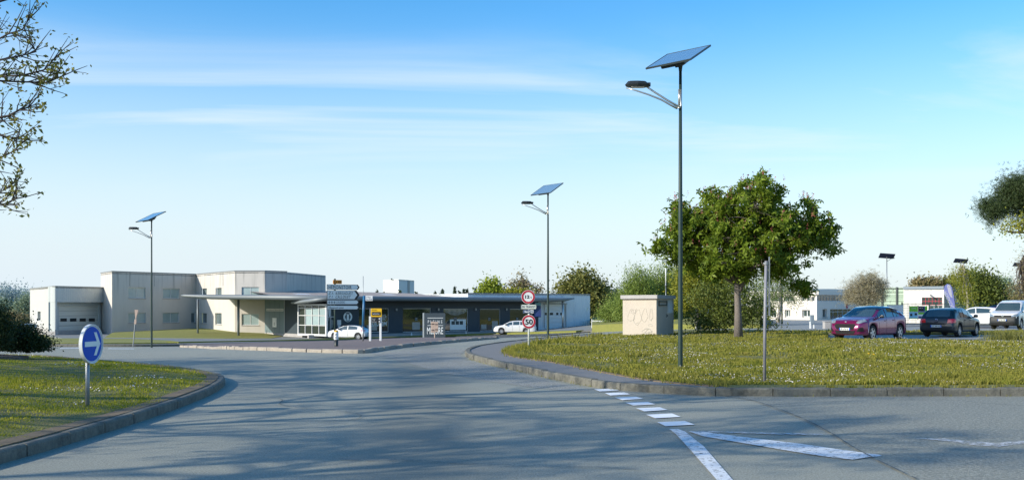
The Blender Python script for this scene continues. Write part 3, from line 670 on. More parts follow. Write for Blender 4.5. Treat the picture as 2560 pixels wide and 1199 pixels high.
# --- bushes and trees behind it
def bush(name,label,base,D,lobes,n,leaf,size=.11,per=22,sig=.2,group=None,bark='barkd',cat='bush',limbs=10,tmpl='rhomb',shell=.33,**kw):
    return ptree(name,label,cat,base,D,lobes,.05,n,per,sig,size,tmpl,leaf,bark,th=[(base[0],base[1]),(base[0],base[1]-20)],limbs=limbs,group=group,shell=shell,**kw)
bush('leafy_bush','large dense green bush standing behind the chestnut trunk',(1840,835),58,[(1810,790,62,48),(1850,755,58,60),(1895,790,48,44),(1770,760,52,60),(1830,725,48,40),(1925,812,32,22),(1760,808,44,30)],400,'l_bush',.12,34,.24)
bush('golden_bush','tall golden-green tree leaning over the shed left of the chestnut',(1745,826),61,[(1745,700,62,58),(1800,690,50,50),(1790,735,40,40),(1715,735,42,50),(1780,690,48,52),(1740,660,42,36),(1770,740,40,44)],420,'l_yel',.14,40,.24,cat='tree',bark='birch')
MB().tube([Wp(1748,823,61)-Vector(bpy.data.objects['golden_bush'].location),Wp(1745,780,61)-Vector(bpy.data.objects['golden_bush'].location),Wp(1742,720,61)-Vector(bpy.data.objects['golden_bush'].location)],[.11,.09,.05],8).build('stem','birch',bpy.data.objects['golden_bush'],smooth=True)
wl=[('round-topped willow directly left behind the concrete hut',(1588,800),92,[(1592,705,34,42),(1580,745,36,40),(1604,735,34,48),(1566,765,30,28)]),
    ('broad pale willow crown rising above the hut roof',(1650,800),95,[(1648,702,46,44),(1632,745,48,44),(1668,735,40,50),(1690,700,26,40)]),
    ('willow partly hidden behind the golden tree and tall lamp pole',(1706,800),98,[(1706,705,30,48),(1716,745,34,44),(1696,740,30,40)])]
for i,(lb,b,D,L) in enumerate(wl):
    ptree('willow_tree',lb,'tree',b,D,L,.2,420,60,.36,.22,'strip','l_wil','birch',th=[b,(b[0],b[1]-60)],limbs=14,shell=.4,droop=2.2,extra='weep',group='willows behind the hut')
ptree('birch_tree','pale green birch in front of the white office building','tree',(1945,806),88,[(1950,700,48,44),(1930,735,50,36),(1975,730,38,36),(1905,700,30,36),(1990,755,20,18),(1915,765,28,20)],.15,330,22,.34,.17,'strip','l_bir','birch',th=[(1945,806),(1950,770),(1952,720),(1950,680)],limbs=20,shell=.45,droop=1.5,lr=.4)
ptree('sapling','thin multi-stemmed sapling by the left end of the office building','tree',(1905,812),84,[(1892,745,28,36),(1905,775,28,22),(1880,770,24,22)],.09,150,22,.3,.15,'strip','l_bir','barkd',th=[(1905,812),(1900,780),(1895,740)],limbs=14,droop=1)
# trees behind the shop, left to right
bk=[('small conifer tip far behind the roof, left of the pale tower',(943,745),[(943,732,7,8)],'l_con'),('second small conifer left of the pale tower',(960,745),[(960,735,6,6)],'l_con'),('conifer in front of the pale tower',(1000,745),[(1000,734,6,10)],'l_con'),
    ('low conifer at the right of the pale tower',(1041,745),[(1041,734,5,5)],'l_con'),('tiny conifer of the group between tower and annexe, leftmost',(1088,745),[(1088,733,5,5)],'l_con'),('broad conifer of the group between tower and annexe',(1106,745),[(1106,731,10,9)],'l_con'),('tall pointed conifer left of the annexe roof',(1137,745),[(1137,728,7,13)],'l_con'),('short conifer right beside the tall pointed one',(1149,745),[(1149,733,5,6)],'l_con'),('slim conifer just before the annexe roof',(1160,745),[(1160,730,5,9)],'l_con'),('lean conifer touching the annexe roof corner',(1168,745),[(1168,730,4,8)],'l_con'),('lone conifer tip above the annexe roof',(1189,745),[(1189,727,6,9)],'l_con')]
for lb,b,L,lf_ in bk:
    D=210; q=L[0]; s=FP/D
    t=thing('conifer',lb,'tree',Wp(b[0],b[1]+25,D),0,'conifers behind the shop roof'); H=(b[1]+25-(q[1]-q[3]))/s; r=q[2]/s
    MB().tube([(0,0,0),(0,0,H*.98)],[.2,.03],6).build('trunk','barkd',t)
    u=RN.rand(900)**.6; a=RN.rand(900)*2*PI; z=H*(1-u*.75); tier=.65+.35*np.sin(z*5); rr=r*1.25*u*tier*(.5+.5*RN.rand(900)); leaf_mesh('crown',np.c_[rr*np.cos(a),rr*np.sin(a),z],.38,'rhomb',lf_,t,.6)
ptree('leafy_tree','bright green rounded tree behind the annexe roof','tree',(1226,790),150,[(1226,728,20,18),(1212,740,16,14),(1240,738,18,15),(1226,716,10,10)],.2,160,40,.5,.42,'rhomb','l_spr','bark',limbs=8)
ptree('budding_tree','tall sparse budding tree with bare upswept branches behind the annexe','tree',(1306,790),150,[(1306,700,16,26),(1290,715,20,20),(1320,722,22,20),(1276,728,20,12),(1345,725,18,14),(1310,740,40,14)],.25,260,10,.35,.30,'rhomb','l_bud','bark',limbs=40,lr=.3,sub=9,shell=.6)
ptree('olive_tree','small orange-tinged tree at the foot of the budding tree','tree',(1290,790),146,[(1275,738,22,9),(1305,738,26,8)],.2,120,26,.4,.34,'rhomb','l_yel','bark',limbs=6)
ptree('oak_tree','large olive-green oak behind the right end of the annexe','tree',(1455,812),140,[(1450,712,40,34),(1420,728,32,24),(1485,730,30,36),(1398,742,22,18),(1505,760,20,34),(1470,760,50,40),(1445,692,20,14)],.45,400,30,.6,.40,'rhomb','l_oli','bark',limbs=22,shell=.42)
ptree('dark_conifer','dark conifer between the oak and the willows','tree',(1520,806),146,[(1514,735,10,24),(1512,760,16,30)],.2,160,30,.4,.30,'rhomb','l_con','barkd',limbs=6)
ptree('dark_conifer','small dark conifer top beside the round-topped willow','tree',(1540,806),150,[(1541,745,9,22),(1541,770,14,20)],.2,140,30,.4,.30,'rhomb','l_con','barkd',limbs=6)
ptree('young_tree','soft green young trees left of the hut behind the white fence','tree',(1535,806),104,[(1540,775,26,22),(1520,782,22,16),(1552,760,14,22)],.12,240,28,.4,.24,'strip','l_wil','bark',limbs=10,droop=1)
# right side
ptree('blossom_tree','pale blossoming cherry tree between the office and the green cladding','tree',(2165,800),84,[(2170,715,34,32),(2140,725,28,22),(2195,722,24,26),(2160,745,44,20),(2125,745,14,14)],.2,420,16,.26,.15,'tuft','l_blo','barkd',th=[(2165,800),(2165,770),(2168,720)],limbs=34,shell=.5,up=.5,sub=9)
ptree('broad_tree','dark green broad tree behind the row of parked cars','tree',(2447,800),88,[(2445,712,36,38),(2420,722,28,30),(2475,722,28,30),(2465,745,44,28),(2425,750,30,22),(2490,705,14,18)],.25,420,34,.38,.20,'rhomb','l_bush','barkd',limbs=16,shell=.4)
ptree('slim_birch','slim yellowish birch with white trunk beside the feather flag','tree',(2418,800),82,[(2412,700,20,34),(2420,735,18,34),(2400,685,20,20),(2430,758,12,14)],.11,200,18,.30,.15,'strip','l_yel','birch',th=[(2418,806),(2420,760),(2414,700),(2408,660)],limbs=22,droop=1)
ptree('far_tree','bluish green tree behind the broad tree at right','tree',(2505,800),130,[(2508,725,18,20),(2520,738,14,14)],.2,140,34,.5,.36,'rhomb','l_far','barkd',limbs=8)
ptree('brown_birch','reddish brown budding tree at the right edge behind the van','tree',(2556,806),86,[(2556,700,22,60),(2545,740,28,28),(2570,650,24,46),(2530,715,14,18),(2580,720,40,50)],.2,420,14,.30,.15,'strip','l_bud','barkd',th=[(2566,806),(2562,740),(2560,640)],limbs=40,shell=.5,sub=9)
for i,(lb,b,L) in enumerate([('low hazy tree far behind the warehouse roof, leftmost',(2298,740),[(2298,712,9,4)]),('brownish rounded tree far behind the warehouse roof',(2332,740),[(2330,712,16,7)]),('small hazy tree behind the feather flag tip',(2374,740),[(2374,711,15,6)])]):
    ptree('distant_tree',lb,'tree',b,210,L,.3,90,30,.6,.5,'rhomb','l_bud' if i<2 else 'l_oli','barkd',limbs=6,group='distant trees above the warehouse')
# pine crown reaching in from the right
ptree('pine_tree','dark pine crown reaching in from the right edge above the car park','tree',(2690,842),56,[(2560,490,70,40),(2500,520,48,24),(2480,540,26,26),(2535,465,40,26),(2600,470,70,50),(2468,516,20,13),(2590,530,60,26),(2660,500,70,70)],.4,620,46,.24,.13,'tuft','l_pine','bark',th=[(2690,842),(2680,700),(2660,560),(2640,480)],limbs=26,shell=.6,up=.8,lr=.3)
ptree('spring_oak','yellow-green spray of spring leaves hanging under the dark pine crown','tree',(2720,846),53,[(2540,565,36,14),(2515,572,20,9),(2580,560,40,18),(2640,560,60,30)],.25,220,18,.22,.12,'rhomb','l_yel','bark',th=[(2720,846),(2700,700),(2660,590)],limbs=22,lr=.4)
# left side
ptree('clipped_shrub','tall dark clipped shrub at the left edge of the roundabout','bush',(-8,880),25,[(-10,830,34,60),(-5,800,28,36),(-40,820,50,60),(4,845,20,30)],.06,420,40,.12,.05,'rhomb','l_hedge','barkd',th=[(-8,880),(-8,860)],limbs=8,shell=.3)
ptree('low_shrub','spreading dark shrub with reddish tips on the roundabout mound','bush',(70,882),26,[(60,846,36,34),(40,835,24,26),(88,862,32,20),(108,866,17,15),(30,862,30,22)],.05,420,30,.12,.055,'rhomb','l_hedge','barkd',th=[(70,882),(70,870)],limbs=10,shell=.35)
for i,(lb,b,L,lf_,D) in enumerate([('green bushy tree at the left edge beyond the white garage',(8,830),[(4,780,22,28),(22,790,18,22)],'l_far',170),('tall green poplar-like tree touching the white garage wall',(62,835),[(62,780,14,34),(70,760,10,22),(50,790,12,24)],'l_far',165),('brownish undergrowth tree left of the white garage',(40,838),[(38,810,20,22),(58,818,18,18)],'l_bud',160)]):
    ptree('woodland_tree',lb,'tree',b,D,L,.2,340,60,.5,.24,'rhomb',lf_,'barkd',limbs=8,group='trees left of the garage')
P=[];rr=np.random.RandomState(5)
for k in range(46):
    px=-60+k*4.5; cy=742+abs(k-15)*1.0+rr.randn()*2; D=420+rr.rand()*60; s=FP/D; c=Wp(px,cy+10,D); P.append(np.array(c)+rr.randn(900,3)*np.array([1.6,2,14/s+.6]))
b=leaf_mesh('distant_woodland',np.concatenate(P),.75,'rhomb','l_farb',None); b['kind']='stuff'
# roundabout trees standing left of the picture: the nearest one reaches in, all throw the streaky shade on the road
def bare_tree(label,loc,h,spread,nl,leafn,seed,reach=None):
    random.seed(seed); t=thing('maple_tree',label,'tree',loc,0,'sparse maples on the roundabout'); mb=MB(); ends=[]
    mb.tube([(0,0,-.2),(.05,0,h*.3),(0,.1,h*.6),(.1,0,h)],[.2,.16,.11,.02],10)
    def twig(a,d,L,r,lev):
        e=a+d*L; pts=[a]; 
        for k in range(1,4): pts.append(a+d*L*k/3+rdir()*L*.05+Vector((0,0,.05*L*k/3)))
        mb.tube(pts,[r,r*.8,r*.6,r*.4],5 if r>.02 else 4,cap=False)
        if lev==0: ends.append(pts[-1]); ends.append(pts[-2]); return
        for k in range(3 if lev>1 else 4):
            q=pts[random.choice((1,2,3))]; nd=(d+rdir()*.75).normalized(); twig(q,nd,L*random.uniform(.45,.7),r*.5,lev-1)
        ends.append(pts[-1])
    for k in range(nl):
        z=h*random.uniform(.32,.95); a=2*PI*k/nl*2.6; d=Vector((math.cos(a),math.sin(a),random.uniform(.15,.6))).normalized(); twig(Vector((0,0,z)),d,spread*(1.15-z/h*.6)*random.uniform(.5,.75),.06,2)
    for path,r in (reach or []):
        pts=[Vector(p)-Vector(loc) for p in path]; mb.tube(pts,[r*(1-.75*k/(len(pts)-1)) for k in range(len(pts))],6)
        L=sum((b-a).length for a,b in zip(pts,pts[1:])); m=int(L*8)
        for k in range(m):
            u=.15+.85*(k+random.random())/m; i=min(len(pts)-2,int(u*(len(pts)-1))); q=pts[i].lerp(pts[i+1],u*(len(pts)-1)-i); d0=(pts[i+1]-pts[i]).normalized()
            d=(d0*.8+Vector((random.gauss(0,.3),random.gauss(0,.5),random.gauss(.05,.55)))).normalized(); l=random.uniform(.18,.62)*(1.15-.6*u)
            p2=q+d*l*.5+rdir()*.02; p3=q+d*l+Vector((0,0,.10*l)); mb.tube([q,p2,p3],[.009,.006,.003],4,cap=False); ends+= [p2,p3]
            if random.random()<.7:
                p4=p2+(d+rdir()*.8).normalized()*l*.5; mb.tube([p2,p4],[.005,.003],3,cap=False); ends.append(p4)
        ends.append(pts[-1])
    mb.build('trunk','barkd',t,smooth=True)
    E=np.array([e[:] for e in ends]); idx=RN.randint(0,len(E),leafn); leaf_mesh('crown',E[idx]+RN.randn(leafn,3)*(.022 if reach else .16),.056 if reach else .11,'rhomb','l_twig',t,.2,.3); return t
def rp_(l,D): return [tuple(Wp(px,py,D+dd)) for px,py,dd in l]
zt=EYE
reach=[(rp_([(-620,330,0),(-300,250,.2),(-60,195,.2),(60,188,.1),(110,175,0),(148,135,-.1)],13.2),.022),
 (rp_([(-620,330,0),(-250,260,-.3),(-50,200,-.3),(60,205,-.3),(120,206,-.3),(166,186,-.3)],13.0),.02),
 (rp_([(-500,300,0),(-200,200,.5),(-60,130,.5),(20,85,.5),(55,75,.4),(75,45,.4)],13.6),.02),
 (rp_([(-400,100,0),(-150,60,.5),(-40,20,.4),(20,-5,.4),(40,-30,.4)],13.8),.025),
 (rp_([(-500,420,0),(-200,340,-.2),(-40,300,-.2),(20,290,-.2),(55,272,-.2),(78,268,-.2)],12.8),.026),
 (rp_([(-500,450,0),(-200,400,.3),(-60,350,.3),(0,338,.3),(35,345,.3),(60,340,.3)],13.4),.024),
 (rp_([(-400,520,0),(-150,470,0),(-40,410,0),(0,395,0),(30,380,0),(60,352,0)],13.1),.02),
 (rp_([(-400,560,0),(-150,520,0),(-40,492,0),(5,478,0),(22,468,0)],13.2),.014),(rp_([(-400,600,0),(-120,530,0),(-20,512,0),(20,508,0),(44,494,0)],13.2),.014),
 (rp_([(-300,180,0),(-100,170,.2),(0,150,.2),(50,140,.2),(90,130,.2),(75,95,.2)],13.3),.02)]
bare_tree('sparse maple whose twigs reach in at the upper left',(-11.2,13.2,.6),8.2,2.3,9,2300,3,reach)
for k,(x,y,h,sp,nl,lf_) in enumerate([(-15.5,8.2,9.5,4,22,5200),(-19.5,14.5,10.5,4.6,24,6000),(-12.5,4.6,8.5,3.6,20,4200),(-25,11,11,5,24,6500),(-24,20.5,10.5,4.8,26,7500),(-15.8,19.5,5.6,2.6,14,2600),(-19,2.5,10,4.5,24,5500),(-31,16,11,5,26,7000)]):
    lf_=int(lf_*.8); bare_tree(['sparse maple left of the picture behind the arrow sign','tall maple on the middle of the roundabout','small maple on the near left of the roundabout','large maple on the far left of the roundabout','maple on the back left of the roundabout','young maple beside the dark shrubs','maple on the near side of the roundabout','tallest maple at the left of the roundabout'][k],(x,y,.6),h,sp,nl,lf_,20+k)
random.seed(31)
# ============================================================ BUILDINGS
class Fr:
    """a vertical wall plane from plan point A to B; u runs along it, w points outward (towards the road)"""
    def __init__(s,A,B):
        s.A=Vector(A[:2]); s.B=Vector(B[:2]); s.L=(s.B-s.A).length; s.t=(s.B-s.A)/s.L; s.n=Vector((s.t.y,-s.t.x))
        if s.n.dot(-s.A)<0: s.n=-s.n
    def __call__(s,u,w,z): p=s.A+s.t*u+s.n*w; return (p.x,p.y,z)
    def u(s,px,w=0):
        k=(px-1280)/FP; A=s.A+s.n*w; return (k*A.y-A.x)/(s.t.x-k*s.t.y)
    def z(s,py,px,w=0):
        u=s.u(px,w); D=(s.A+s.t*u+s.n*w).y; return EYE-(py-HZ)*D/FP
    def rect(s,x0,x1,y0,y1,w=0):
        xm=(x0+x1)/2; return (s.u(x0,w),s.u(x1,w),s.z(y1,xm,w),s.z(y0,xm,w))
def PD(px,D): return ((px-1280)/FP*D,D)
def wall(mb,fr,u0,u1,z0,z1,holes=(),dep=.14,mi=0,th=.3,back=True):
    us=sorted({u0,u1,*[h[0] for h in holes],*[h[1] for h in holes]}); zs=sorted({z0,z1,*[h[2] for h in holes],*[h[3] for h in holes]})
    inh=lambda u,z:any(h[0]<u<h[1] and h[2]<z<h[3] for h in holes)
    for a,b in zip(us,us[1:]):
        for c,d in zip(zs,zs[1:]):
            if inh((a+b)/2,(c+d)/2): continue
            mb.add([fr(a,0,c),fr(b,0,c),fr(b,0,d),fr(a,0,d)],[(0,1,2,3)],mi)
    for h in holes:
        a,b,c,d=h
        for q in (((a,c),(a,d)),((b,c),(b,d)),((a,c),(b,c)),((a,d),(b,d))):
            (p,r),(s_,t_)=q; mb.add([fr(p,0,r),fr(s_,0,t_),fr(s_,-dep,t_),fr(p,-dep,r)],[(0,1,2,3)],mi)
def window(par,fr,h,dep=.14,nx=2,nz=0,fw=.05,frame='wframe',glass='blind',sill=True,name='window',zs=None,fd=.05):
    a,b,c,d=h; mb=MB()
    mb.box(a,a+fw,-dep,-dep+fd,c,d,0,fr); mb.box(b-fw,b,-dep,-dep+fd,c,d,0,fr); mb.box(a+fw,b-fw,-dep,-dep+fd,c,c+fw,0,fr); mb.box(a+fw,b-fw,-dep,-dep+fd,d-fw,d,0,fr)
    for k in range(1,nx): x=a+(b-a)*k/nx; mb.box(x-fw/2,x+fw/2,-dep,-dep+fd-.003,c+fw,d-fw,0,fr)
    for z in (zs or [c+(d-c)*k/(nz+1) for k in range(1,nz+1)]): mb.box(a+fw,b-fw,-dep,-dep+fd-.006,z-fw/2,z+fw/2,0,fr)
    w=mb.build(name,frame,par,world=True)
    g=MB().box(a+.01,b-.01,-dep-.03,-dep+.015,c+.01,d-.01,0,fr).build('pane',glass,w,world=False)
    g.data.transform(Matrix.Translation(-Vector(par.location)))
    if sill: 
        s_=MB().box(a-.06,b+.06,-dep+.01,.06,c-.07,c-.004,0,fr).build('sill','conc',w); s_.data.transform(Matrix.Translation(-Vector(par.location)))
    return w
def sub(mb,name,m,par,grand,**k):
    for q in mb.pieces(): o=q.build(name,m,par,**k); o.data.transform(Matrix.Translation(-Vector(grand.location)))
    return o
def roofpoly(mb,pts,z,mi=0,th=.1):
    n=len(pts); mb.add([(p[0],p[1],z) for p in pts]+[(p[0],p[1],z-th) for p in pts],[tuple(range(n)),tuple(range(2*n-1,n-1,-1))]+[(i,i+n,(i+1)%n+n,(i+1)%n) for i in range(n)],mi)
ZB=-2.3
# ---- two-storey rendered office block with the garage wing
loc=(PD(280,119)[0],119,-1.85)
gb=thing('office_block','two-storey grey rendered building with flat roof and stained walls','building',loc)
P0,P1,P2,P3,P4,P5=PD(252,125),PD(280,119),PD(490,130),PD(587,117.6),PD(662,117.3),PD(717,119.9)
ZT=5.46; f0,f1,f2,f3,f4=Fr(P0,P1),Fr(P1,P2),Fr(P2,P3),Fr(P3,P4),Fr(P4,P5)
mb=MB(); H1=[f1.rect(321,364,718,745),f1.rect(407.5,449,720.5,745.6),f1.rect(321,364,781,806),f1.rect(407,448,781,806),f1.rect(478,488.5,781,806)]
H2=[f2.rect(503,517,720.5,745),f2.rect(539,554,719,745.5),f2.rect(503,517,781.5,807),f2.rect(538,554,782,810)]
H3=[f3.rect(604,647.5,717,744),f3.rect(604,647,784,812)]
wall(mb,f0,0,f0.L,ZB,ZT); wall(mb,f1,0,f1.L,ZB,ZT,H1); wall(mb,f2,0,f2.L,ZB,ZT,H2); wall(mb,f3,0,f3.L,ZB,ZT,H3); wall(mb,f4,0,f4.L,2.0,ZT)
Bk=[(P5[0]+2,P5[1]+14),(P0[0]-2,P0[1]+16)]
f5=Fr(P5,Bk[0]); wall(mb,f5,0,f5.L,ZB,ZT); f6=Fr(Bk[1],P0); wall(mb,f6,0,f6.L,ZB,ZT)
mb.build('wall','render',gb,world=True)
mb=MB(); roofpoly(mb,[P0,P1,P2,P3,P4,P5]+Bk,ZT-.12); mb.build('roof','coping',gb,world=True)
mb=MB()
for f in (f0,f1,f2,f3,f4): mb.box(-.02,f.L+.02,-.25,.06,ZT,ZT+.11,0,f)
mb.build('parapet_coping','coping',gb,world=True)
for i,h in enumerate(H1): window(gb,f1,h,.16,nx=2 if i<4 else 1,glass='blind' if i<4 else 'glass')
for h in H2: window(gb,f2,h,.24,nx=1,glass='glass')
for h in H3: window(gb,f3,h,.14,nx=2)
for px in (324,386,558): 
    f=f1 if px<490 else f2; u=f.u(px); MB().box(u-.025,u+.025,0,.03,3.9,ZT-.02,0,f).build('overflow_pipe','conc',gb,world=True)
# garage wing
g0,g1=PD(75,133),PD(138,116); g2_=PD(259,123.6)
gw=thing('garage_wing','low white clad garage wing with sectional door left of the grey building','building',(g1[0],g1[1],-1.85))
fa,fb=Fr(g0,g1),Fr(g1,g2_); zt=3.68; fz=fb.z(755,200)
hw=fa.rect(94,101.5,778,801)
mb=MB(); wall(mb,fa,0,fa.L,-1.2,zt,[hw],.3); fbk=Fr((g0[0]+12,g0[1]+5),g0); wall(mb,fbk,0,fbk.L,ZB,zt)
mb.build('side_wall','metals',gw,world=True); window(gw,fa,hw,.3,nx=1,glass='glass',sill=False)
mb=MB().box(0,fa.L+.02,-.3,.03,ZB,-1.2,0,fa); mb.build('plinth','conc',gw,world=True)
mb=MB().box(0,fb.L,-1.0,.0,fz,zt,0,fb); mb.build('fascia','metalg',gw,world=True)
mb=MB(); mb.box(-.05,fb.L+.05,-.4,.05,zt,zt+.1,0,fb); mb.box(0,fa.L,-.3,.06,zt,zt+.1,0,fa); mb.build('roof_edge','coping',gw,world=True)
mb=MB(); roofpoly(mb,[g0,g1,g2_,(g2_[0]-4,g2_[1]+12)],zt-.05); mb.build('roof','coping',gw,world=True)
W_=-.85; d=fb.rect(147.5,247.5,764,825,W_)
mb=MB(); fbw=Fr(fb(0,W_,0)[:2],fb(fb.L,W_,0)[:2]); dd=fbw.rect(147.5,247.5,764,825)
wall(mb,fbw,-.1,fbw.L+.6,-1.35,fz+.02,[dd],.2); mb.box(.02,.32,W_+.01,-.02,-1.35,fz,0,fb); mb.build('front_wall','metalg',gw,world=True)
door=MB().box(dd[0]+.01,dd[1]-.01,-.25,-.18,dd[2],dd[3]-.01,0,fbw).build('garage_door','garage',gw,world=True)
for x0,x1 in ((154,170),(178,194),(202,217.5),(225,240)):
    r=fbw.rect(x0,x1,795,803); sub(MB().box(r[0],r[1],-.19,-.165,r[2],r[3],0,fbw),'window','black',door,gw)
mb=MB()
for k in range(1,5): z=dd[2]+(dd[3]-dd[2])*k/5; mb.box(dd[0]+.02,dd[1]-.02,-.182,-.172,z-.012,z+.012,0,fbw)
sub(mb,'seam','dark',door,gw)
mb=MB().rbox(-.05,fb.L-.1,-1.3,.05,ZB,-1.35,.03,0,fb); mb.build('loading_dock','conc',gw,world=True)
# ---- dark shop with its long canopy
T0,T1,T2=PD(662,116.9),PD(712,111.2),PD(746,108.6)
F0=Vector((-16.2,108)); Ft=Vector((.8,.6))
def Fpx(px): 
    k=(px-1280)/FP; t=(k*F0.y-F0.x)/(Ft.x-k*Ft.y); return tuple(F0+Ft*t)
Fa,Fb,Fc=Fpx(838),Fpx(1346),Fpx(1475)
sh=thing('shop_building','long low dark slate shop with grey canopy and large display windows','building',(F0.x,F0.y,-1.85))
FF=Fr(Fa,Fb); ft,fd=Fr(T0,T1),Fr(T1,T2)
ZC=2.25
HS=[FF.rect(897.6,972.4,770,830),FF.rect(1007,1078,770,829.5),FF.rect(1109,1171,771,827.5),FF.rect(1199.5,1251.5,771.7,826.6),FF.rect(1275,1331,771.5,826)]
mb=MB(); wall(mb,FF,0,FF.L,-1.45,ZC,HS,.16); mb.build('facade','slate',sh,world=True); mb=MB(); wall(mb,fd,0,fd.L+2,-1.45,ZC); mb.build('side_facade','slate',sh,world=True)
mb=MB(); mb.box(-3,FF.L,-.3,.04,ZB,-1.45,0,FF); mb.box(0,ft.L,-.3,.05,ZB,-1.5,0,ft); mb.box(0,fd.L+1,-.3,.05,ZB,-1.45,0,fd); mb.build('plinth','conc',sh,world=True)
mb=MB(); wall(mb,ft,0,ft.L,-1.5,ZC); 
for k in range(1,4): u=ft.L*k/4; mb.box(u-.01,u+.01,0,.012,-1.5,ZC,0,ft)
mb.build('panel_wall','teal',sh,world=True)
mb=MB().box(ft.L-.12,ft.L+.03,-.05,.05,-1.6,ZC,0,ft); mb.build('corner_post','gframe',sh,world=True)
r=ft.rect(667,709,771,777); mb=MB().box(r[0],r[1],.015,.05,r[2],r[3],0,ft)
lp=mb.build('entrance_lettering_strip','wframe',sh,world=True)
sub(MB().text('GENERALE MENUISERIE',r[0]+.1,r[2]+.06,r[3]-r[2]-.14,y=0,w=(r[1]-r[0])-.2,fr=lambda x,y,z:ft(x,.051-y,z)),'lettering','slate',lp,sh)
r=ft.rect(682,692,794,817); pt=MB().box(r[0],r[1],.02,.05,r[2],r[3],0,ft).build('poster','white',sh,world=True)
sub(MB().text('PLEINE',(r[0]+r[1])/2,r[2]+.42,.09,w=.34,align='CENTER',fr=lambda x,y,z:ft(x,.052-y,z)).text('MESURE',(r[0]+r[1])/2,r[2]+.22,.12,w=.36,align='CENTER',fr=lambda x,y,z:ft(x,.052-y,z)),'lettering','ink',pt,sh)
for i,h in enumerate(HS): 
    w=window(sh,FF,h,.16,nx=1,glass='sglass',sill=False,fw=.06,name='display_window')
# what stands and sticks inside the display windows, just behind and on the panes
def on(fr,dw): return lambda x,y,z:fr(x,dw-y,z)
FG=on(FF,-.135)
h=HS[0]; uu=lambda px:FF.u(px); zz_=lambda py,px:FF.z(py,px)
st_=MB().text('MESURE',uu(930),zz_(814,945),zz_(803,945)-zz_(814,945),w=uu(968)-uu(930),mirror=True,fr=FG,bold=.01).text('PLEINE',uu(948),zz_(797,955),.35,w=uu(967)-uu(948),mirror=True,fr=FG)
for py in (786.5,799): st_.box(uu(950),uu(966),-.14,-.13,zz_(py+.4,958),zz_(py-.4,958),0,FF)
st_.build('window_lettering','signw',sh,world=True)
for px,i in ((1042,1),(1140,2),(1225,3),(1295,4)):
    u=uu(px); z=zz_(797,px); s_=MB().box(u-.2,u+.2,-.14,-.128,z-.2,z+.22,0,FF).build('window_sticker','ink',sh,world=True)
    sub(MB().text('PLEINE',u,z+.06,.07,w=.28,align='CENTER',fr=on(FF,-.125)).text('MESURE',u,z-.12,.11,w=.32,align='CENTER',fr=on(FF,-.125)),'lettering','signw',s_,sh)
# interior blinds, shelves and displays seen through the glass
mb=MB(); h=HS[2]
for k in range(17):
    u=h[0]+.35+k*(h[1]-h[0]-.5)/17; zz2=h[3]-.75+.45*((k-8)/8.5)**2*.9; mb.box(u,u+.05,-.145,-.13,zz2,h[3]-.09,0,FF)
mb.build('ceiling_fins','wframe',sh,world=True)
mb=MB(); 
for u0,u1,z0,z1,i in ((.35,.62,.1,.42,1),(.1,.35,.08,.3,3),(.62,.9,.05,.45,3),(.15,.45,.1,.35,4),(.28,.62,.08,.30,0)):
    h=HS[i]; mb.box(h[0]+(h[1]-h[0])*u0,h[0]+(h[1]-h[0])*u1,-.146,-.138,h[2]+(h[3]-h[2])*z0,h[2]+(h[3]-h[2])*z1,0,FF)
mb.build('display_cabinet','hut',sh,world=True)
h=HS[2]; mb=MB().box(h[0]+.95,h[1]-.25,-.146,-.137,h[2]+.15,h[2]+1.35,0,FF); mb.build('display_panel','signw',sh,world=True)
mb=MB()
for k in range(3): u=h[0]+1.15+k*.55; mb.box(u,u+.45,-.136,-.13,h[2]+.75,h[2]+1.15,0,FF)
mb.build('photo_panel','dark',sh,world=True)
for px in (990,1095,1188,1265):
    u=uu(px); mb=MB().rbox(u-.11,u+.11,0,.16,.98,1.24,.02,0,FF); mb.build('wall_lamp','galv',sh,world=True)
# roundel on the wall
u=uu(869); z=zz_(791.5,869); r_=.5*(uu(880)-uu(858))
cfr=lambda x,y,z2:FF(u+x,.03-y,z+z2)
def roundel(u,z,r_,par,fr,w0):
    o=MB().prism([(u+r_*math.cos(2*PI*k/32),z+r_*math.sin(2*PI*k/32)) for k in range(32)],-.03,0,0,on(fr,w0)).build('roundel_sign','signw',par,world=True)
    mb=MB(); g=on(fr,w0+.035)
    mb.prism([(u+r_*.62*math.cos(a),z+r_*.62*math.sin(a)) for a in [R(115)+R(130)*k/12 for k in range(13)]],0,.004,0,g)
    mb.prism([(u+r_*.62*math.cos(a),z+r_*.62*math.sin(a)) for a in [R(-65)+R(130)*k/12 for k in range(13)]],0,.004,0,g)
    mb.prism([(u-.28*r_,z+.55*r_),(u+.28*r_,z+.55*r_),(u+.28*r_,z+.66*r_),(u-.28*r_,z+.66*r_)],0,.004,0,g)
    for k in range(11):
        for a0 in (R(60)+R(60)*k/10,R(240)+R(60)*k/10):
            cx_,cz_=u+.8*r_*math.cos(a0),z+.8*r_*math.sin(a0); q=.035*r_*1.3; mb.prism([(cx_-q,cz_-q*2),(cx_+q,cz_-q*2),(cx_+q,cz_+q*2),(cx_-q,cz_+q*2)],0,.004,0,g)
    sub(mb,'emblem','slate',o,par)
roundel(u,z,r_,sh,FF,.03)
for x0,x1,y0,y1 in ((843,852.5,799,812),(844.5,850.5,812.5,819)):
    r=FF.rect(x0,x1,y0,y1); MB().box(r[0],r[1],.0,.03,r[2],r[3],0,FF).build('notice','white',sh,world=True)
r=FF.rect(1334,1345.5,756,792); MB().box(r[0],r[1]+.35,.02,.07,r[2],r[3],0,FF).build('advertising_panel','navy',sh,world=True)
r=FF.rect(1337,1346,756,763); MB().box(r[0],r[1]+.33,.075,.09,r[2],r[3],0,FF).build('advertising_print','cyan',sh,world=True)
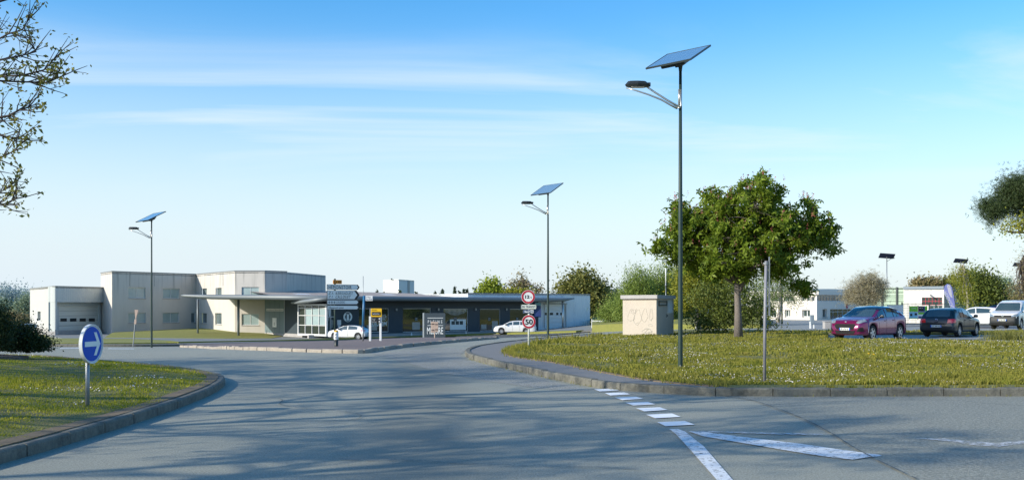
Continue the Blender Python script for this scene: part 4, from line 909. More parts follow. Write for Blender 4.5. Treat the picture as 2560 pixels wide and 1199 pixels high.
r=FF.rect(1337,1346,778,790); MB().prism([(r[0],r[2]),(r[1]+.33,r[2]),(r[1]+.33,r[3]+.4),(r[0],r[2]+.3)],-.005,.01,0,on(FF,.08)).build('advertising_print','violet',sh,world=True)
# glass entrance box
B0,B1,B2=PD(745,107.0),PD(817,103.4),Fpx(838)
gf,gs_=Fr(B0,B1),Fr(B1,B2)
gp=MB(); zl=-1.5; zr=1.72
zs=[gf.z(y,780) for y in (812.5,788,770)]
gp.box(0,.16,-.12,.06,zl,zr,0,gf); gp.box(gf.L-.2,gf.L,-.12,.06,zl,zr,0,gf); gp.box(0,gf.L,-.12,.055,zl-.05,zl+.15,0,gf); gp.box(0,gf.L,-.12,.055,zr-.18,zr,0,gf)
for k in (1,2,3): u=.1+(gf.L-.25)*k/4; gp.box(u-.035,u+.035,-.08,.03,zl,zr,0,gf)
for z in zs: gp.box(.1,gf.L-.1,-.08,.024,z-.035,z+.035,0,gf)
gp.box(0,.1,-.1,.05,zl,zr,0,gs_); gp.box(gs_.L*.45,gs_.L*.45+.07,-.06,.03,zl,zr,0,gs_); gp.box(gs_.L-.1,gs_.L,-.06,.03,zl,zr,0,gs_); gp.box(0,gs_.L,-.06,.024,.35,.43,0,gs_); gp.box(0,gs_.L,-.06,.02,zr-.1,zr,0,gs_)
gw2=gp.build('entrance_frame','wframe',sh,world=True)
sub(MB().box(.05,gf.L-.05,-.06,-.04,zl+.05,zr-.05,0,gf),'pane','sglass',gw2,sh); sub(MB().box(.05,gs_.L-.03,-.06,-.04,zl+.05,zr-.05,0,gs_),'pane','aglass',gw2,sh)
mb=MB()
for k in (1,2,3):
    a=.1+(gf.L-.25)*k/4+.09; b=.1+(gf.L-.25)*(k+1)/4-.05; mb.box(a,b,-.038,-.034,zs[0]+.06,zs[1]-.05,0,gf); mb.box(a,b,-.038,-.034,zs[1]+.06,zs[2]-.05,0,gf)
mb.build('entrance_blind','blind',sh,world=True)
u=gs_.L*.3; MB().prism([(u+.38*math.cos(2*PI*k/24),.95+.55*math.sin(2*PI*k/24)) for k in range(24)],-.01,0,0,on(gs_,.0)).build('door_emblem','signw',sh,world=True)
# canopies: rounded metal slabs
def slab(fp,bp,ztop,th,r,par,name='canopy',m='canopy'):
    rings=[]
    for (fx,fy),(bx,by),z,t in zip(fp,bp,ztop,th):
        o=Vector((fx-bx,fy-by)); o.normalize(); rr=min(r,t/2); prof=[]
        for k in range(9):
            a=-PI/2+PI*k/8; prof.append((rr*math.cos(a),-t/2+ (t/2)*math.sin(a)))
        ring=[(bx,by,z-t)]+[(fx+o.x*u,fy+o.y*u,z+v) for u,v in prof]+[(bx,by,z)]
        rings.append(ring)
    n=len(rings[0]); vs=[p for q in rings for p in q]; fs=[]
    for i in range(len(rings)-1):
        for k in range(n): fs.append((i*n+k,(i+1)*n+k,(i+1)*n+(k+1)%n,i*n+(k+1)%n))
    fs.append(tuple(range(n))); fs.append(tuple((len(rings)-1)*n+k for k in range(n))[::-1])
    mb=MB(); 
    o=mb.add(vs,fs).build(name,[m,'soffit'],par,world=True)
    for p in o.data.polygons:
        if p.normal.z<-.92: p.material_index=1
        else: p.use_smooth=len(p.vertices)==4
    return o
fpx=[(453,108.2),(462,108),(530,107.6),(600,107),(660,106.2),(720,105.2),(780,104.2),(838,104.6)]
fp_=[PD(*q) for q in fpx]+[tuple(Vector(Fpx(px))+FF.n*1.7) for px in (860,900,950,1000,1060,1120,1180,1240,1300,1352,1390,1413)]
bp_=[(x+1.5,y+11) for x,y in fp_[:4]]+[(x+1.,y+9.5) for x,y in fp_[4:8]]+[tuple(Vector(p)-FF.n*1.9) for p in fp_[8:]]
zt_=[2.68,2.72,2.70,2.68,2.66,2.63,2.60,2.57]+[2.55-.008*k for k in range(12)]
th_=[.12,.28,.5,.52,.52,.52,.52,.52]+[.52]*10+[.42,.12]
# the tips taper towards their top edge
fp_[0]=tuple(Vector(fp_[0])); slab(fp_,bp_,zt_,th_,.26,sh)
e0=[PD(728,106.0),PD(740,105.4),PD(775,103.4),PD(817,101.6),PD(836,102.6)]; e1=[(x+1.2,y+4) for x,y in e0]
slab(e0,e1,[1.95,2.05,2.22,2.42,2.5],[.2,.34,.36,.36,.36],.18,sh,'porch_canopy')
mb=MB(); 
for k in range(7):
    pass
# canopy posts
for px,D,r,b in ((494.5,113,.13,835),(596,110.5,.16,836),(1352,None,.13,0),(1389,None,.13,0)):
    if D: p=Vector(PD(px,D))
    else: p=Vector(Fpx(px))+FF.n*1.35; 
    MB().tube([(p.x,p.y,-2.1),(p.x,p.y,2.25)],r*.85,12).build('canopy_post','canopy' if D else 'alu',sh,smooth=True,world=True)
# roofs behind the canopy
mb=MB(); A=Vector(PD(700,118)); B=Vector(Fpx(1180)); nb=-FF.n*13
fr0=Vector(PD(700,111)); 
mb.add([(fr0.x,fr0.y,2.5),(B.x,B.y,2.42),(B.x+nb.x,B.y+nb.y,3.05),(fr0.x+nb.x,fr0.y+nb.y,3.55)],[(0,1,2,3)]); mb.build('roof','tin',sh,world=True)
mb=MB(); mb.add([PD(717,127)+(2.0,),PD(772,129)+(2.0,),PD(772,129)+(3.62,),PD(717,127)+(3.72,)],[(0,1,2,3)]); mb.add([PD(717,127)+(3.72,),PD(772,129)+(3.62,),PD(772,136)+(3.3,),PD(717,136)+(3.3,)],[(0,1,2,3)]); mb.build('roof_ridge','coping',sh,world=True)
for px in (805,1025): 
    k=Vector(Fpx(px))-FF.n*4; z=2.5+.24
    t=FF.t; mb=MB().add([(k.x-t.x*.8,k.y-t.y*.8,z),(k.x+t.x*.8,k.y+t.y*.8,z),(k.x+t.x*.8-FF.n.x*1.5,k.y+t.y*.8-FF.n.y*1.5,z+.09),(k.x-t.x*.8-FF.n.x*1.5,k.y-t.y*.8-FF.n.y*1.5,z+.09)],[(0,1,2,3)]); mb.build('rooflight','white',sh,world=True)
mb=MB().box(0,FF.L,-14,-13.7,ZB,2.9,0,FF); mb.build('rear_wall','slate',sh,world=True)
# white clad annexe
an=thing('annexe_building','pale blue-white clad annexe with roller door at the right end of the shop','building',(Fb[0],Fb[1],-1.6))
FA=Fr(Fpx(1170),Fc); dr=FA.rect(1361.5,1413.5,760,819); uB=FA.u(1346)
mb=MB(); wall(mb,FA,0,uB,2.251,2.9); wall(mb,FA,uB,FA.L,-1.75,2.9,[dr],.22)
fe=Fr((Fc[0]-7.2,Fc[1]+9.6),Fc); wall(mb,fe,0,fe.L,-2,2.9); fl=Fr(Fpx(1170),tuple(Vector(Fpx(1170))-FF.n*12)); wall(mb,fl,0,fl.L,2.2,2.9); mb.build('wall','metalb',an,world=True)
mb=MB(); mb.box(-.03,FA.L+.03,-.2,.06,2.9,2.99,0,FA); mb.build('roof_edge','coping',an,world=True)
mb=MB(); roofpoly(mb,[Fpx(1170),Fc,tuple(Vector(Fc)-FF.n*12),tuple(Vector(Fpx(1170))-FF.n*12)],2.85); mb.build('roof','coping',an,world=True)
mb=MB(); mb.box(uB,FA.L,-.2,.05,ZB,-1.68,0,FA); mb.build('plinth','conc',an,world=True)
dr_=MB().box(dr[0],dr[1],-.26,-.2,dr[2],dr[3],0,FA).build('roller_door','gdoor',an,world=True)
mb=MB(); mb.box(dr[0]-.25,dr[1]+.25,-.02,.07,dr[3],dr[3]+.14,0,FA); mb.box(dr[0]-.12,dr[0],-.02,.05,dr[2],dr[3],0,FA); mb.box(dr[1],dr[1]+.12,-.02,.05,dr[2],dr[3],0,FA)
mb.build('door_surround','gframe',an,world=True)
for x0,x1 in ((1363.5,1369.5),(1377,1385),(1393,1398.5),(1403,1410)):
    r=FA.rect(x0,x1,781,787); sub(MB().box(r[0],r[1],-.205,-.19,r[2],r[3],0,FA),'window','black',dr_,an)
# pale tower far behind
tw=thing('silo_tower','pale windowless box-shaped tower far behind the shop roof','tower',tuple(Wp(997,762,330)))
t0,t1,t2=PD(958,336),PD(997,330),PD(1035.5,345)
ta,tb=Fr(t0,t1),Fr(t1,t2); zt2=EYE+(762-699)/FP*330
mb=MB(); wall(mb,ta,0,ta.L,-3,zt2); wall(mb,Fr((t0[0]+3,t0[1]+9),t0),0,9,-3,zt2); mb.build('wall','tower',tw,world=True)
mb=MB(); wall(mb,tb,0,tb.L,-3,zt2); mb.build('side_wall','towerb',tw,world=True)
a=tb.u(1019); b=tb.u(1024); MB().box(a,b,0,.12,-3,zt2-.02,0,tb).build('dark_stripe','gutter',tw,world=True)
mb=MB(); roofpoly(mb,[t0,t1,t2,(t2[0]-4,t2[1]+10)],zt2+.15,th=.4); mb.build('roof','white',tw,world=True)
MB().tube([Wp(979,699,332),Wp(979,695.5,332)],.25,8).build('roof_vent','dark',tw,world=True)
t=thing('silo_tower','tiny pale block on the skyline between oak and willows','tower',tuple(Wp(1533,765,400)))
MB().box(-2.2,2.2,0,6,-1,4.6).build('wall','tower',t); MB().box(-2.3,2.3,-.1,6.1,4.6,4.9).build('roof','towerb',t)
# concrete transformer hut
A,B,C_=PD(1557,56.2),PD(1641,54.2),PD(1684,58.0)
hb=thing('transformer_hut','pale rendered concrete hut with flat slab roof and scrawled graffiti','hut',(B[0],B[1],-.1))
ha,hc=Fr(A,B),Fr(B,C_); z0,z1=-.6,EYE+(762-746)/FP*54.2
vt=hc.rect(1669,1681.5,747.5,780)
mb=MB(); wall(mb,ha,0,ha.L,z0,z1); wall(mb,hc,0,hc.L,z0,z1,[vt],.06)
D_=tuple(Vector(A)+Vector(C_)-Vector(B)); wall(mb,Fr(D_,A),0,(Vector(D_)-Vector(A)).length,z0,z1); wall(mb,Fr(C_,D_),0,(Vector(D_)-Vector(C_)).length,z0,z1)
mb.build('wall','hut',hb,world=True)
c=(Vector(B)+Vector(D_))/2; ex=[tuple(c+(Vector(p)-c)*1.09) for p in (A,B,C_,D_)]
mb=MB(); roofpoly(mb,ex,z1+.2,th=.2); mb.build('roof_slab','conc',hb,world=True)
mb=MB().box(vt[0],vt[1],-.06,-.05,vt[2],vt[3],0,hc)
for k in range(9): u=vt[0]+(vt[1]-vt[0])*(k+.5)/9; mb.box(u-.012,u+.012,-.05,.0,vt[2],vt[3],0,hc)
mb.box(vt[0]-.03,vt[0],-.02,.015,vt[2]-.03,vt[3]+.03,0,hc); mb.box(vt[1],vt[1]+.03,-.02,.015,vt[2]-.03,vt[3]+.03,0,hc); mb.box(vt[0],vt[1],-.02,.015,vt[2]-.04,vt[2],0,hc)
mb.build('ventilation_grille','metalb',hb,world=True)
mb=MB(); u0=hc.u(1646); u1=hc.u(1666); 
for py in (753,762): z=hc.z(py,1655); mb.box(u0,u1,.02,.05,z-.03,z+.03,0,hc)
for u in (u0,u1-.05): mb.box(u,u+.05,.02,.06,hc.z(764,1655),hc.z(751,1655),0,hc)
mb.build('cable_bracket','dark',hb,world=True)
def gline(pts,w,wd=.02):
    q=[]; 
    for px,py in pts: q.append(ha(ha.u(px),.004,ha.z(py,px)))
    return q
mb=MB(); rg=random.Random(4)
def scr(cx,cy,rx,ry,n,turns,ph=0):
    pts=[]
    for k in range(n): a=ph+turns*2*PI*k/n; pts.append((cx+rx*math.cos(a)*(1+.25*math.sin(3*a)),cy+ry*math.sin(a)*(1+.2*math.cos(2.3*a))))
    mb.tube(gline(pts,0),.006,4)
scr(1578,788,7.5,16,30,1.2); scr(1594,792,9,18,36,1.6,1); scr(1612,787,7,16,30,1.3,2); scr(1628,786,4,15,26,1.2,.5); scr(1626,812,5,3,16,1.1); scr(1618,826,12,5,30,2.3,.3); scr(1622,829,8,7,24,2.1,1.3); scr(1584,778,6,5,16,1.4,2)
mb.build('graffiti',mat('faded_graffiti',(.30,.31,.28),.9),hb,world=True)
# antenna mast beside the hut
p=Vector(PD(1664.5,56.3)); am=thing('antenna_mast','thin white antenna mast bracketed to the hut wall','antenna',(p.x,p.y,.9))
MB().tube([(0,0,.2),(0,0,.9+(746-705)/FP*56)],.022,8).tube([(0,0,1.7),(0,0,1.9)],.04,8).build('pole','galv',am,smooth=True); MB().tube([(0,0,1.85),(0,0,EYE+(762-664)/FP*56.3-.9)],.03,8).build('whip','white',am,smooth=True)
MB().ring(.02,.12,.05,.08,-.02,.02,16).build('cable_ring','dark',am)
# ---- white office building at right
ob=thing('office_building','long white two-storey office building with ribbon windows and curved grey roof','building',(PD(2042,114)[0],114,0))
O0,O1,O2=PD(1868,120),PD(2042,113),PD(2175,122); oa,oc=Fr(O0,O1),Fr(O1,O2); zt3=EYE+(762-726)/FP*113
HA=[oa.rect(x0,x1,741,752.5) for x0,x1 in ((1900,1925),(1929,1955),(1959,1984),(2003,2014),(2016,2027),(2028,2038))]+[oa.rect(x0,x1,774,792) for x0,x1 in ((1876,1892),(1896,1912),(1919.5,1941),(1961.5,1976),(2005,2025))]
HC=[oc.rect(2043.5,2160,737.5,752.5),oc.rect(2056,2068,772,792.5),oc.rect(2075.5,2135,772,797.5)]
mb=MB(); wall(mb,oa,0,oa.L,-.4,zt3,HA,.3); wall(mb,oc,0,oc.L,-.4,zt3,HC,.3); mb.build('wall','office',ob,world=True)
mb=MB(); mb.box(-.1,oa.L+.1,-.6,.25,zt3-.45,zt3,0,oa); mb.box(-.1,oc.L+.1,-.6,.25,zt3-.45,zt3-.003,0,oc); mb.build('parapet','office',ob,world=True)
for h in HA[:6]: window(ob,oa,h,.3,nx=2,glass='aglass',sill=False)
for h in HA[6:]: window(ob,oa,h,.3,nx=2,glass='aglass',fw=.09)
window(ob,oc,HC[0],.3,nx=17,glass='sglass',sill=False,zs=[HC[0][3]-.18],name='ribbon_window'); window(ob,oc,HC[1],.3,nx=2,glass='aglass'); window(ob,oc,HC[2],.3,nx=5,glass='sglass',sill=False,zs=[HC[2][3]-.3],name='entrance_glazing')
mb=MB(); n=14; A0=Vector(PD(1960,128)); A1=Vector(PD(2128,140)); dv=Vector((0.1,1)).normalized()
for k in range(n): 
    t_=k/(n-1); 
vs=[];
for k in range(n+1):
    t_=k/n; z=zt3-.3+ .8*math.sin(PI*(.15+.7*t_))**.8*(1-.35*t_); q=A0.lerp(A1,t_)-Vector((0,8)); vs+=[(q.x,q.y,z),(q.x,q.y+16,z+.05)]
mb.add(vs,[(2*k,2*k+2,2*k+3,2*k+1) for k in range(n)]+[tuple(range(0,2*n+2,2))])
mb.build('curved_roof','officeroof',ob,world=True)
u=oc.u(2117); z=oc.z(764,2117); rr=.24
o=MB().prism([(u+rr*math.cos(2*PI*k/24),z+rr*1.35*math.sin(2*PI*k/24)) for k in range(24)],0,.04,0,on(oc,.05)).build('round_sign','redf',ob,world=True)
sub(MB().text('NNI',u+.4,z,.22,fr=on(oc,.04)).text('n',u-.12,z-.1,.2,fr=on(oc,.095)),'lettering','white',o,ob)
# white shed behind the bushes
sd_=thing('white_shed','low white clad shed glimpsed between the hut and the golden tree','shed',(PD(1720,130)[0],130,-.6)); sf=Fr(PD(1670,130),PD(1790,134))
dr=sf.rect(1695,1723,788,800); mb=MB(); wall(mb,sf,0,sf.L,-1,EYE-(769-762)/FP*130,[dr],.15); mb.build('wall','metalb',sd_,world=True)
o=MB().box(dr[0],dr[1],-.15,-.1,dr[2],dr[3],0,sf).build('door','gdoor',sd_,world=True)
for k in range(3): a=dr[0]+(dr[1]-dr[0])*(.12+.3*k); sub(MB().box(a,a+.25,-.1,-.08,dr[2]+.15,dr[2]+.3,0,sf),'window','dark',o,sd_)
mb=MB(); roofpoly(mb,[PD(1670,130),PD(1790,134),PD(1790,145),PD(1670,141)],EYE-(769-762)/FP*130+.1); mb.build('roof','coping',sd_,world=True)
# green clad volume, white warehouse
gc=thing('green_warehouse','pale green ribbed building with dark vertical posts by the car park','building',(PD(2226,93)[0],93,0)); q0,q1=PD(2193,94),PD(2259,92.5); qf=Fr(q0,q1); zg=EYE+(762-718)/FP*93
mb=MB(); wall(mb,qf,0,qf.L,-.2,zg); wall(mb,Fr((q0[0]+2,q0[1]+10),q0),0,10,-.2,zg); mb.build('wall','green',gc,world=True)
for px in (2206,2242.5): a=qf.u(px-2); MB().box(a,a+.15,0,.12,-.2,zg+.03,0,qf).build('post','dark',gc,world=True)
mb=MB(); 
for k in range(10): z=.5+k*.28; mb.box(0,qf.L,0,.02,z,z+.03,0,qf)
mb.build('rib','fence',gc,world=True)
mb=MB(); roofpoly(mb,[q0,q1,(q1[0]+2,q1[1]+10),(q0[0]+2,q0[1]+10)],zg-.05); mb.build('roof','coping',gc,world=True)
ww=thing('white_warehouse','white clad warehouse with grey flashing and red-framed window','building',(PD(2310,91)[0],91,0)); w0,w1,w2=PD(2259,92),PD(2360,90),PD(2425,93); wf,wg=Fr(w0,w1),Fr(w1,w2); zw=EYE+(762-716)/FP*91
hr=wf.rect(2305,2355.5,743,762); hd=wf.rect(2324,2356,763,805)
mb=MB(); wall(mb,wf,0,wf.L,-.2,zw,[hr,hd],.15); wall(mb,wg,0,wg.L,-.2,zw-.1); mb.build('wall','whitew',ww,world=True)
mb=MB(); mb.box(0,wf.L,0,.12,zw-.22,zw+.02,0,wf); mb.build('flashing','gutter',ww,world=True); a=wg.rect(2361,2400,716,737); MB().box(.02,wg.L,.0,.1,a[2],zw,0,wg).build('grey_band','gutter',ww,world=True)
mb=MB(); roofpoly(mb,[w0,w1,w2,(w2[0]+3,w2[1]+14),(w0[0]+3,w0[1]+14)],zw-.08); mb.build('roof','coping',ww,world=True)
window(ww,wf,hr,.12,nx=6,nz=1,frame='redf',glass='aglass',sill=False,fw=.035); window(ww,wf,hd,.12,nx=3,frame='gframe',glass='aglass',sill=False,name='glazed_door')
r=wg.rect(2397,2404,741,750); MB().text('B',r[0],r[2],r[3]-r[2],fr=on(wg,.02),bold=.02).build('number_sign','ink',ww,world=True)
MB().tube([wf(wf.u(2326),.05,2.5),wf(wf.u(2331),.5,2.42)],.06,8).build('flood_lamp','galv',ww,world=True)
fw_=thing('far_warehouse','low grey warehouse far behind the broad tree and orange machine','building',(PD(2500,128)[0],128,0)); ff=Fr(PD(2425,128),PD(2640,131)); zz3=EYE+(762-734)/FP*129
hh=[ff.rect(2470+k*22,2486+k*22,744,757) for k in range(5)]
mb=MB(); wall(mb,ff,0,ff.L,-.2,zz3,hh,.1); mb.build('wall','towerb',fw_,world=True); mb=MB(); roofpoly(mb,[PD(2425,127.7),PD(2640,130.7),PD(2640,142),PD(2425,140)],zz3+.25,th=.3); mb.build('roof','office',fw_,world=True)
for h in hh: window(fw_,ff,h,.1,nx=3,glass='aglass',sill=False)
# ============================================================ STREET FURNITURE
def gp_(px,py,off=.12): return G(px,py,off)
# ---- solar street lamps
def solar_lamp():
    t=thing('solar_street_lamp','x','street lamp')
    H=7.0
    MB().tube([(0,0,-.2),(0,0,.0),(0,0,3.5),(0,0,H)],[.058,.056,.048,.034],16).build('pole','pole',t,smooth=True)
    b=MB().lathe([(.034,H-.02),(.04,H+.02),(.05,H+.1),(.075,H+.14),(.05,H+.19)],14).build('pole_head','pole',t,smooth=True)
    a=Vector((.887,-.60,.061)); c=Vector((.633,.992,.557)); n=a.cross(c).normalized(); a2=a.normalized(); c2=c.normalized()
    ctr=Vector((-.045,0,H+.33)); fr=lambda x,y,z:tuple(ctr+a2*x+c2*y+n*z)
    la,lc=a.length/2,c.length/2
    p=MB().box(-la,la,-lc,lc,-.022,.0,0,fr).build('solar_panel','solar',t)
    mb=MB(); w=.022
    for x0,x1,y0,y1 in ((-la-w,la+w,-lc-w,-lc),(-la-w,la+w,lc,lc+w),(-la-w,-la,-lc,lc),(la,la+w,-lc,lc)): mb.box(x0,x1,y0,y1,-.034,.006,0,fr)
    mb.build('panel_frame','dark',p)
    mb=MB(); mb.rbox(-.30,.30,-.44,.12,-.14,-.035,.03,0,fr); mb.rbox(-.08,.10,-.16,.16,-.22,-.13,.02,0,fr); mb.box(-.36,.36,-.3,-.26,-.06,-.034,0,fr); mb.box(-.36,.36,.24,.28,-.06,-.034,0,fr); mb.build('battery_box','dark',t)
    s_=MB(); s_.tube([(-.03,-.035,6.56),(-.03,-.035,6.18)],.030,10); s_.tube([(.005,-.045,6.56),(.005,-.045,6.19),(-.02,-.05,6.14),(-.07,-.05,6.13)],.018,8)
    s_.build('arm_bracket','alu',t,smooth=True)
    MB().tube([(-.02,-.05,6.15),(-.3,-.06,6.30),(-.6,-.06,6.49),(-.85,-.06,6.66)],[.026,.024,.022,.02],10).build('upper_arm','alu',t,smooth=True)
    MB().tube([(-.08,-.05,6.12),(-.25,-.08,6.20),(-.45,-.11,6.305),(-.75,-.13,6.42),(-1.05,-.12,6.52),(-1.26,-.06,6.59)],[.026,.023,.021,.019,.017,.015],10).build('lower_arm','alu',t,smooth=True)
    mb=MB(); out=[(-1.29,0),(-1.22,.09),(-1.0,.15),(-.8,.13),(-.74,.05),(-.74,-.05),(-.8,-.13),(-1.0,-.15),(-1.22,-.09)]
    n_=len(out); top=[(-1.0+(x+1.0)*.75,y*.6-.06,6.74-.02*(x+1)) for x,y in out]; mid=[(x,y-.06,6.66) for x,y in out]; bot=[(-1.0+(x+1.0)*.9,y*.85-.06,6.615) for x,y in out]
    fs=[tuple(range(n_)),tuple(range(3*n_-1,2*n_-1,-1))]+[(i,(i+1)%n_,n_+(i+1)%n_,n_+i) for i in range(n_)]+[(n_+i,n_+(i+1)%n_,2*n_+(i+1)%n_,2*n_+i) for i in range(n_)]
    mb.add(top+mid+bot,fs); mb.rbox(-.78,-.70,-.10,-.02,6.62,6.71,.01); hd=mb.build('lamp_head','black',t)
    MB().box(-1.15,-.85,-.14,.02,6.600,6.616).build('lens','lens',hd)
    return t
L1=solar_lamp(); p=gp_(1701,922)-Vector((0,0,.11)); L1.location=p; tag(L1,'tallest solar street lamp, nearest, on the right grass verge','street lamp','solar street lamps with curved arms')
p=Wp(1370,851.5,48.8)-Vector((0,0,.1)); L2=copy_tree(L1); L2.location=p; tag(L2,'middle solar street lamp behind the round speed limit signs','street lamp')
p=Wp(379,862,57.7)-Vector((0,0,.1)); L3=copy_tree(L1); L3.location=p; tag(L3,'left solar street lamp in front of the grey building','street lamp')
def far_lamp(px,ytop,D,label,pole='galv',rz=0,m='dark'):
    s=FP/D; t=thing('car_park_lamp',label,'street lamp',tuple(Wp(px,762,D)-Vector((0,0,EYE))),rz,'solar lamps over the car park'); H=EYE+(762-ytop)/s
    MB().tube([(0,0,-.2),(0,0,H-.3)],[.07,.04],10).build('pole',pole,t,smooth=True)
    n=Vector((.12,.55,.83)).normalized(); u=Vector((1,-.05,0)).normalized(); u=(u-n*u.dot(n)).normalized(); v=n.cross(u)
    MB().box(-.72,.72,-.38,.38,-.03,0,0,lambda x,y,z:tuple(Vector((0,0,H-.2))+u*x+v*y+n*z)).build('solar_panel','solard',t)
    MB().tube([(0,0,H-.75),(.4,0,H-.5),(.7,0,H-.42)],.022,6).rbox(.5,.75,-.08,.08,H-.46,H-.40,.01).build('lamp_arm','dark',t)
far_lamp(2217,634,100,'car park solar lamp nearest the green cladding'); far_lamp(2402,647,114,'car park solar lamp rising beside the slim birch'); far_lamp(2549,657,124,'car park solar lamp among the brown branches at the right edge')
s=FP/88; t=thing('lamp_post','dark lamp post running up behind the chestnut crown','street lamp',tuple(gp_(1955,808,0)))
MB().tube([(0,0,-.1),(0,0,.6),(0,0,6.2)],[.085,.07,.05],10).build('pole','pole',t,smooth=True); MB().tube([(0,0,6.1),(-.5,0,6.5),(-.9,0,6.6)],.03,6).build('arm','pole',t); MB().rbox(-1.3,-.8,-.1,.1,6.55,6.65,.02).build('lamp_head','black',t)
# ---- blue arrow sign on the roundabout
D=14.6; k=(222-1280)/FP; x=k*D; zb=EYE-(1031-HZ)/FP*D
t=thing('arrow_sign','round blue sign with white arrow on a steel post in the roundabout grass','sign',(x,D,zb),R(82))
zc=(1031-859)/FP*D; r=(907-811)/2/FP*D
MB().tube([(0,.02,-.3),(0,.02,zc+.1)],.030,14).build('post','galv',t,smooth=True)
pl=MB().disc(.02,zc,r,-.035,-.02,48).ring(.02,zc,r-.004,r+.006,-.05,.0,48).build('sign_plate','white',t)
f=MB().disc(.02,zc,r*.90,-.041,-.036,48).build('sign_face','blue',pl)
a=MB().prism([(-.195,zc-.036),(.150,zc-.036),(.165,zc),(.150,zc+.036),(-.195,zc+.036)],-.046,-.042)
for s_ in (1,-1): a.prism([(.04,zc+s_*.165),(.105,zc+s_*.165),(.205,zc),(.135,zc)],-.0465,-.0425)
for v in range(len(a.v)): q=a.v[v]; a.v[v]=(q[0]+.02,q[1],q[2])
a.build('arrow','signw',pl)
MB().rbox(-.05,.05,-.02,.06,zc+.12,zc+.16,.008).rbox(-.05,.05,-.02,.06,zc-.16,zc-.12,.008).build('clamp','galv',t)
# ---- direction sign stack on the splitter island
p=gp_(838,863,.12); D=p.y; s=FP/D; t=thing('direction_sign','stack of white arrow direction signs topped by an orange D 41 plate','sign',tuple(p),R(34))
X=lambda px:(px-838)/s/.924; Z=lambda py:(863-py)/s
MB().tube([(0,.03,-.2),(0,.03,Z(696))],.035,12).build('post','pole',t,smooth=True)
def arrow(y0,y1,xr,name,mat_='signw',black=0):
    x0=X(817); x1=X(xr); zz0,zz1=Z(y1),Z(y0); h=(zz1-zz0)/2; tip=h*.75
    o=MB().prism([(x0,zz0),(x1-tip,zz0),(x1,zz0+h),(x1-tip,zz1),(x0,zz1)],-.03,0).build(name,'ink',t)
    b=.016; tp=tip*(1+black)
    f=MB().prism([(x0+b,zz0+b),(x1-tp-b,zz0+b),(x1-b*1.6-tip*black,zz0+h),(x1-tp-b,zz1-b),(x0+b,zz1-b)],-.034,-.031).build('sign_face',mat_,o)
    return o
def letter(o,txt,px0,px1,py0,py1,m='ink',shear=0,bold=.0,sp=1.12,y=-.036): return MB().text(txt,X(px0),Z(py1),Z(py0)-Z(py1),y=y,w=(X(px1)-X(px0)),shear=shear,bold=bold,sp=sp).build('lettering',m,o)
o=arrow(710.5,723.5,899,'arrow_plate',black=.5); letter(o,'HÊMONSTOIR',820.5,878,713,721.5)
o=arrow(725,748,899,'arrow_plate',black=.6); letter(o,'Z.I.',820,833,729,735,shear=.25); letter(o,'KERSUGUET',838,882,729,736,shear=.25); letter(o,'Z.I.',820,832,738.5,744,shear=.25); letter(o,'CALLOUET',838,876,738,745,shear=.25)
o=arrow(749,760.5,897,'arrow_plate'); letter(o,'LOUDÉAC',839,862,752,757.5,m='inkb',shear=.2); 
mb=MB()
for px in (819.5,826,832.5): mb.ring(X(px+2.7),Z(755),.035,.048,-.038,-.035,4); mb.disc(X(px+2.7),Z(755),.02,-.038,-.035,6)
mb.build('pictogram','inkb',o)
o=arrow(762.5,773.5,897,'arrow_plate'); letter(o,'Hippodrome',820.5,858,765.5,771,shear=.2)
o=MB().rbox(X(832),X(854),-.03,0,Z(709),Z(699.5),.01).build('route_plate','orange',t); letter(o,'D 41',835,851.5,701,707.5,bold=.012,y=-.032)
# ---- bollard
p=gp_(841,863.5,.1); p.y-=1.4; p=Vector(((840.5-1280)/FP*p.y,p.y,p.z)); t=thing('marker_bollard','black and white traffic bollard with amber cap at the foot of the direction signs','bollard',tuple(p)); s=FP/p.y
h=(863.5-823)/s; MB().lathe([(.07,-.1),(.075,0),(.075,h*.47)],16).build('base','black',t,smooth=True)
b=MB().lathe([(.085,h*.47),(.085,h*.48),(.085,h*.92),(.08,h*.94)],16).build('sleeve','white',t,smooth=True); MB().prism([(-.03,h*.75),(.01,h*.75),(.03,h*.83),(-.01,h*.83)],-.092,-.084).prism([(-.02,h*.55),(.03,h*.6),(-.01,h*.66)],-.092,-.084).build('mark','ink',b)
MB().lathe([(.08,h*.94),(.075,h*.99),(.05,h*1.04),(.0,h*1.06)],16).build('cap','amber',t,smooth=True)
# ---- blue street-name post
p=gp_(907.5,852.5,.1); s=FP/p.y; t=thing('street_name_sign','slim blue post carrying a small white street name plate','sign',tuple(p)); h=(852-738)/s
MB().tube([(0,0,-.1),(.0,0,h*.33)],.04,10).build('foot','galv',t,smooth=True); MB().tube([(0,0,h*.33),(.05,0,h)],[.055,.055],10).build('post','pblue',t,smooth=True)
o=MB().rbox(.10,.10+19/s,-.02,.02,h-13/s,h-.5/s,.01).build('name_plate','white',t)
MB().text('17 Rue',.10+3/s,h-5.5/s,3/s,y=-.023,w=11/s).text('Arthur ENAUD',.10+1.5/s,h-11/s,3.2/s,y=-.023,w=16/s).build('lettering','inkb',o)
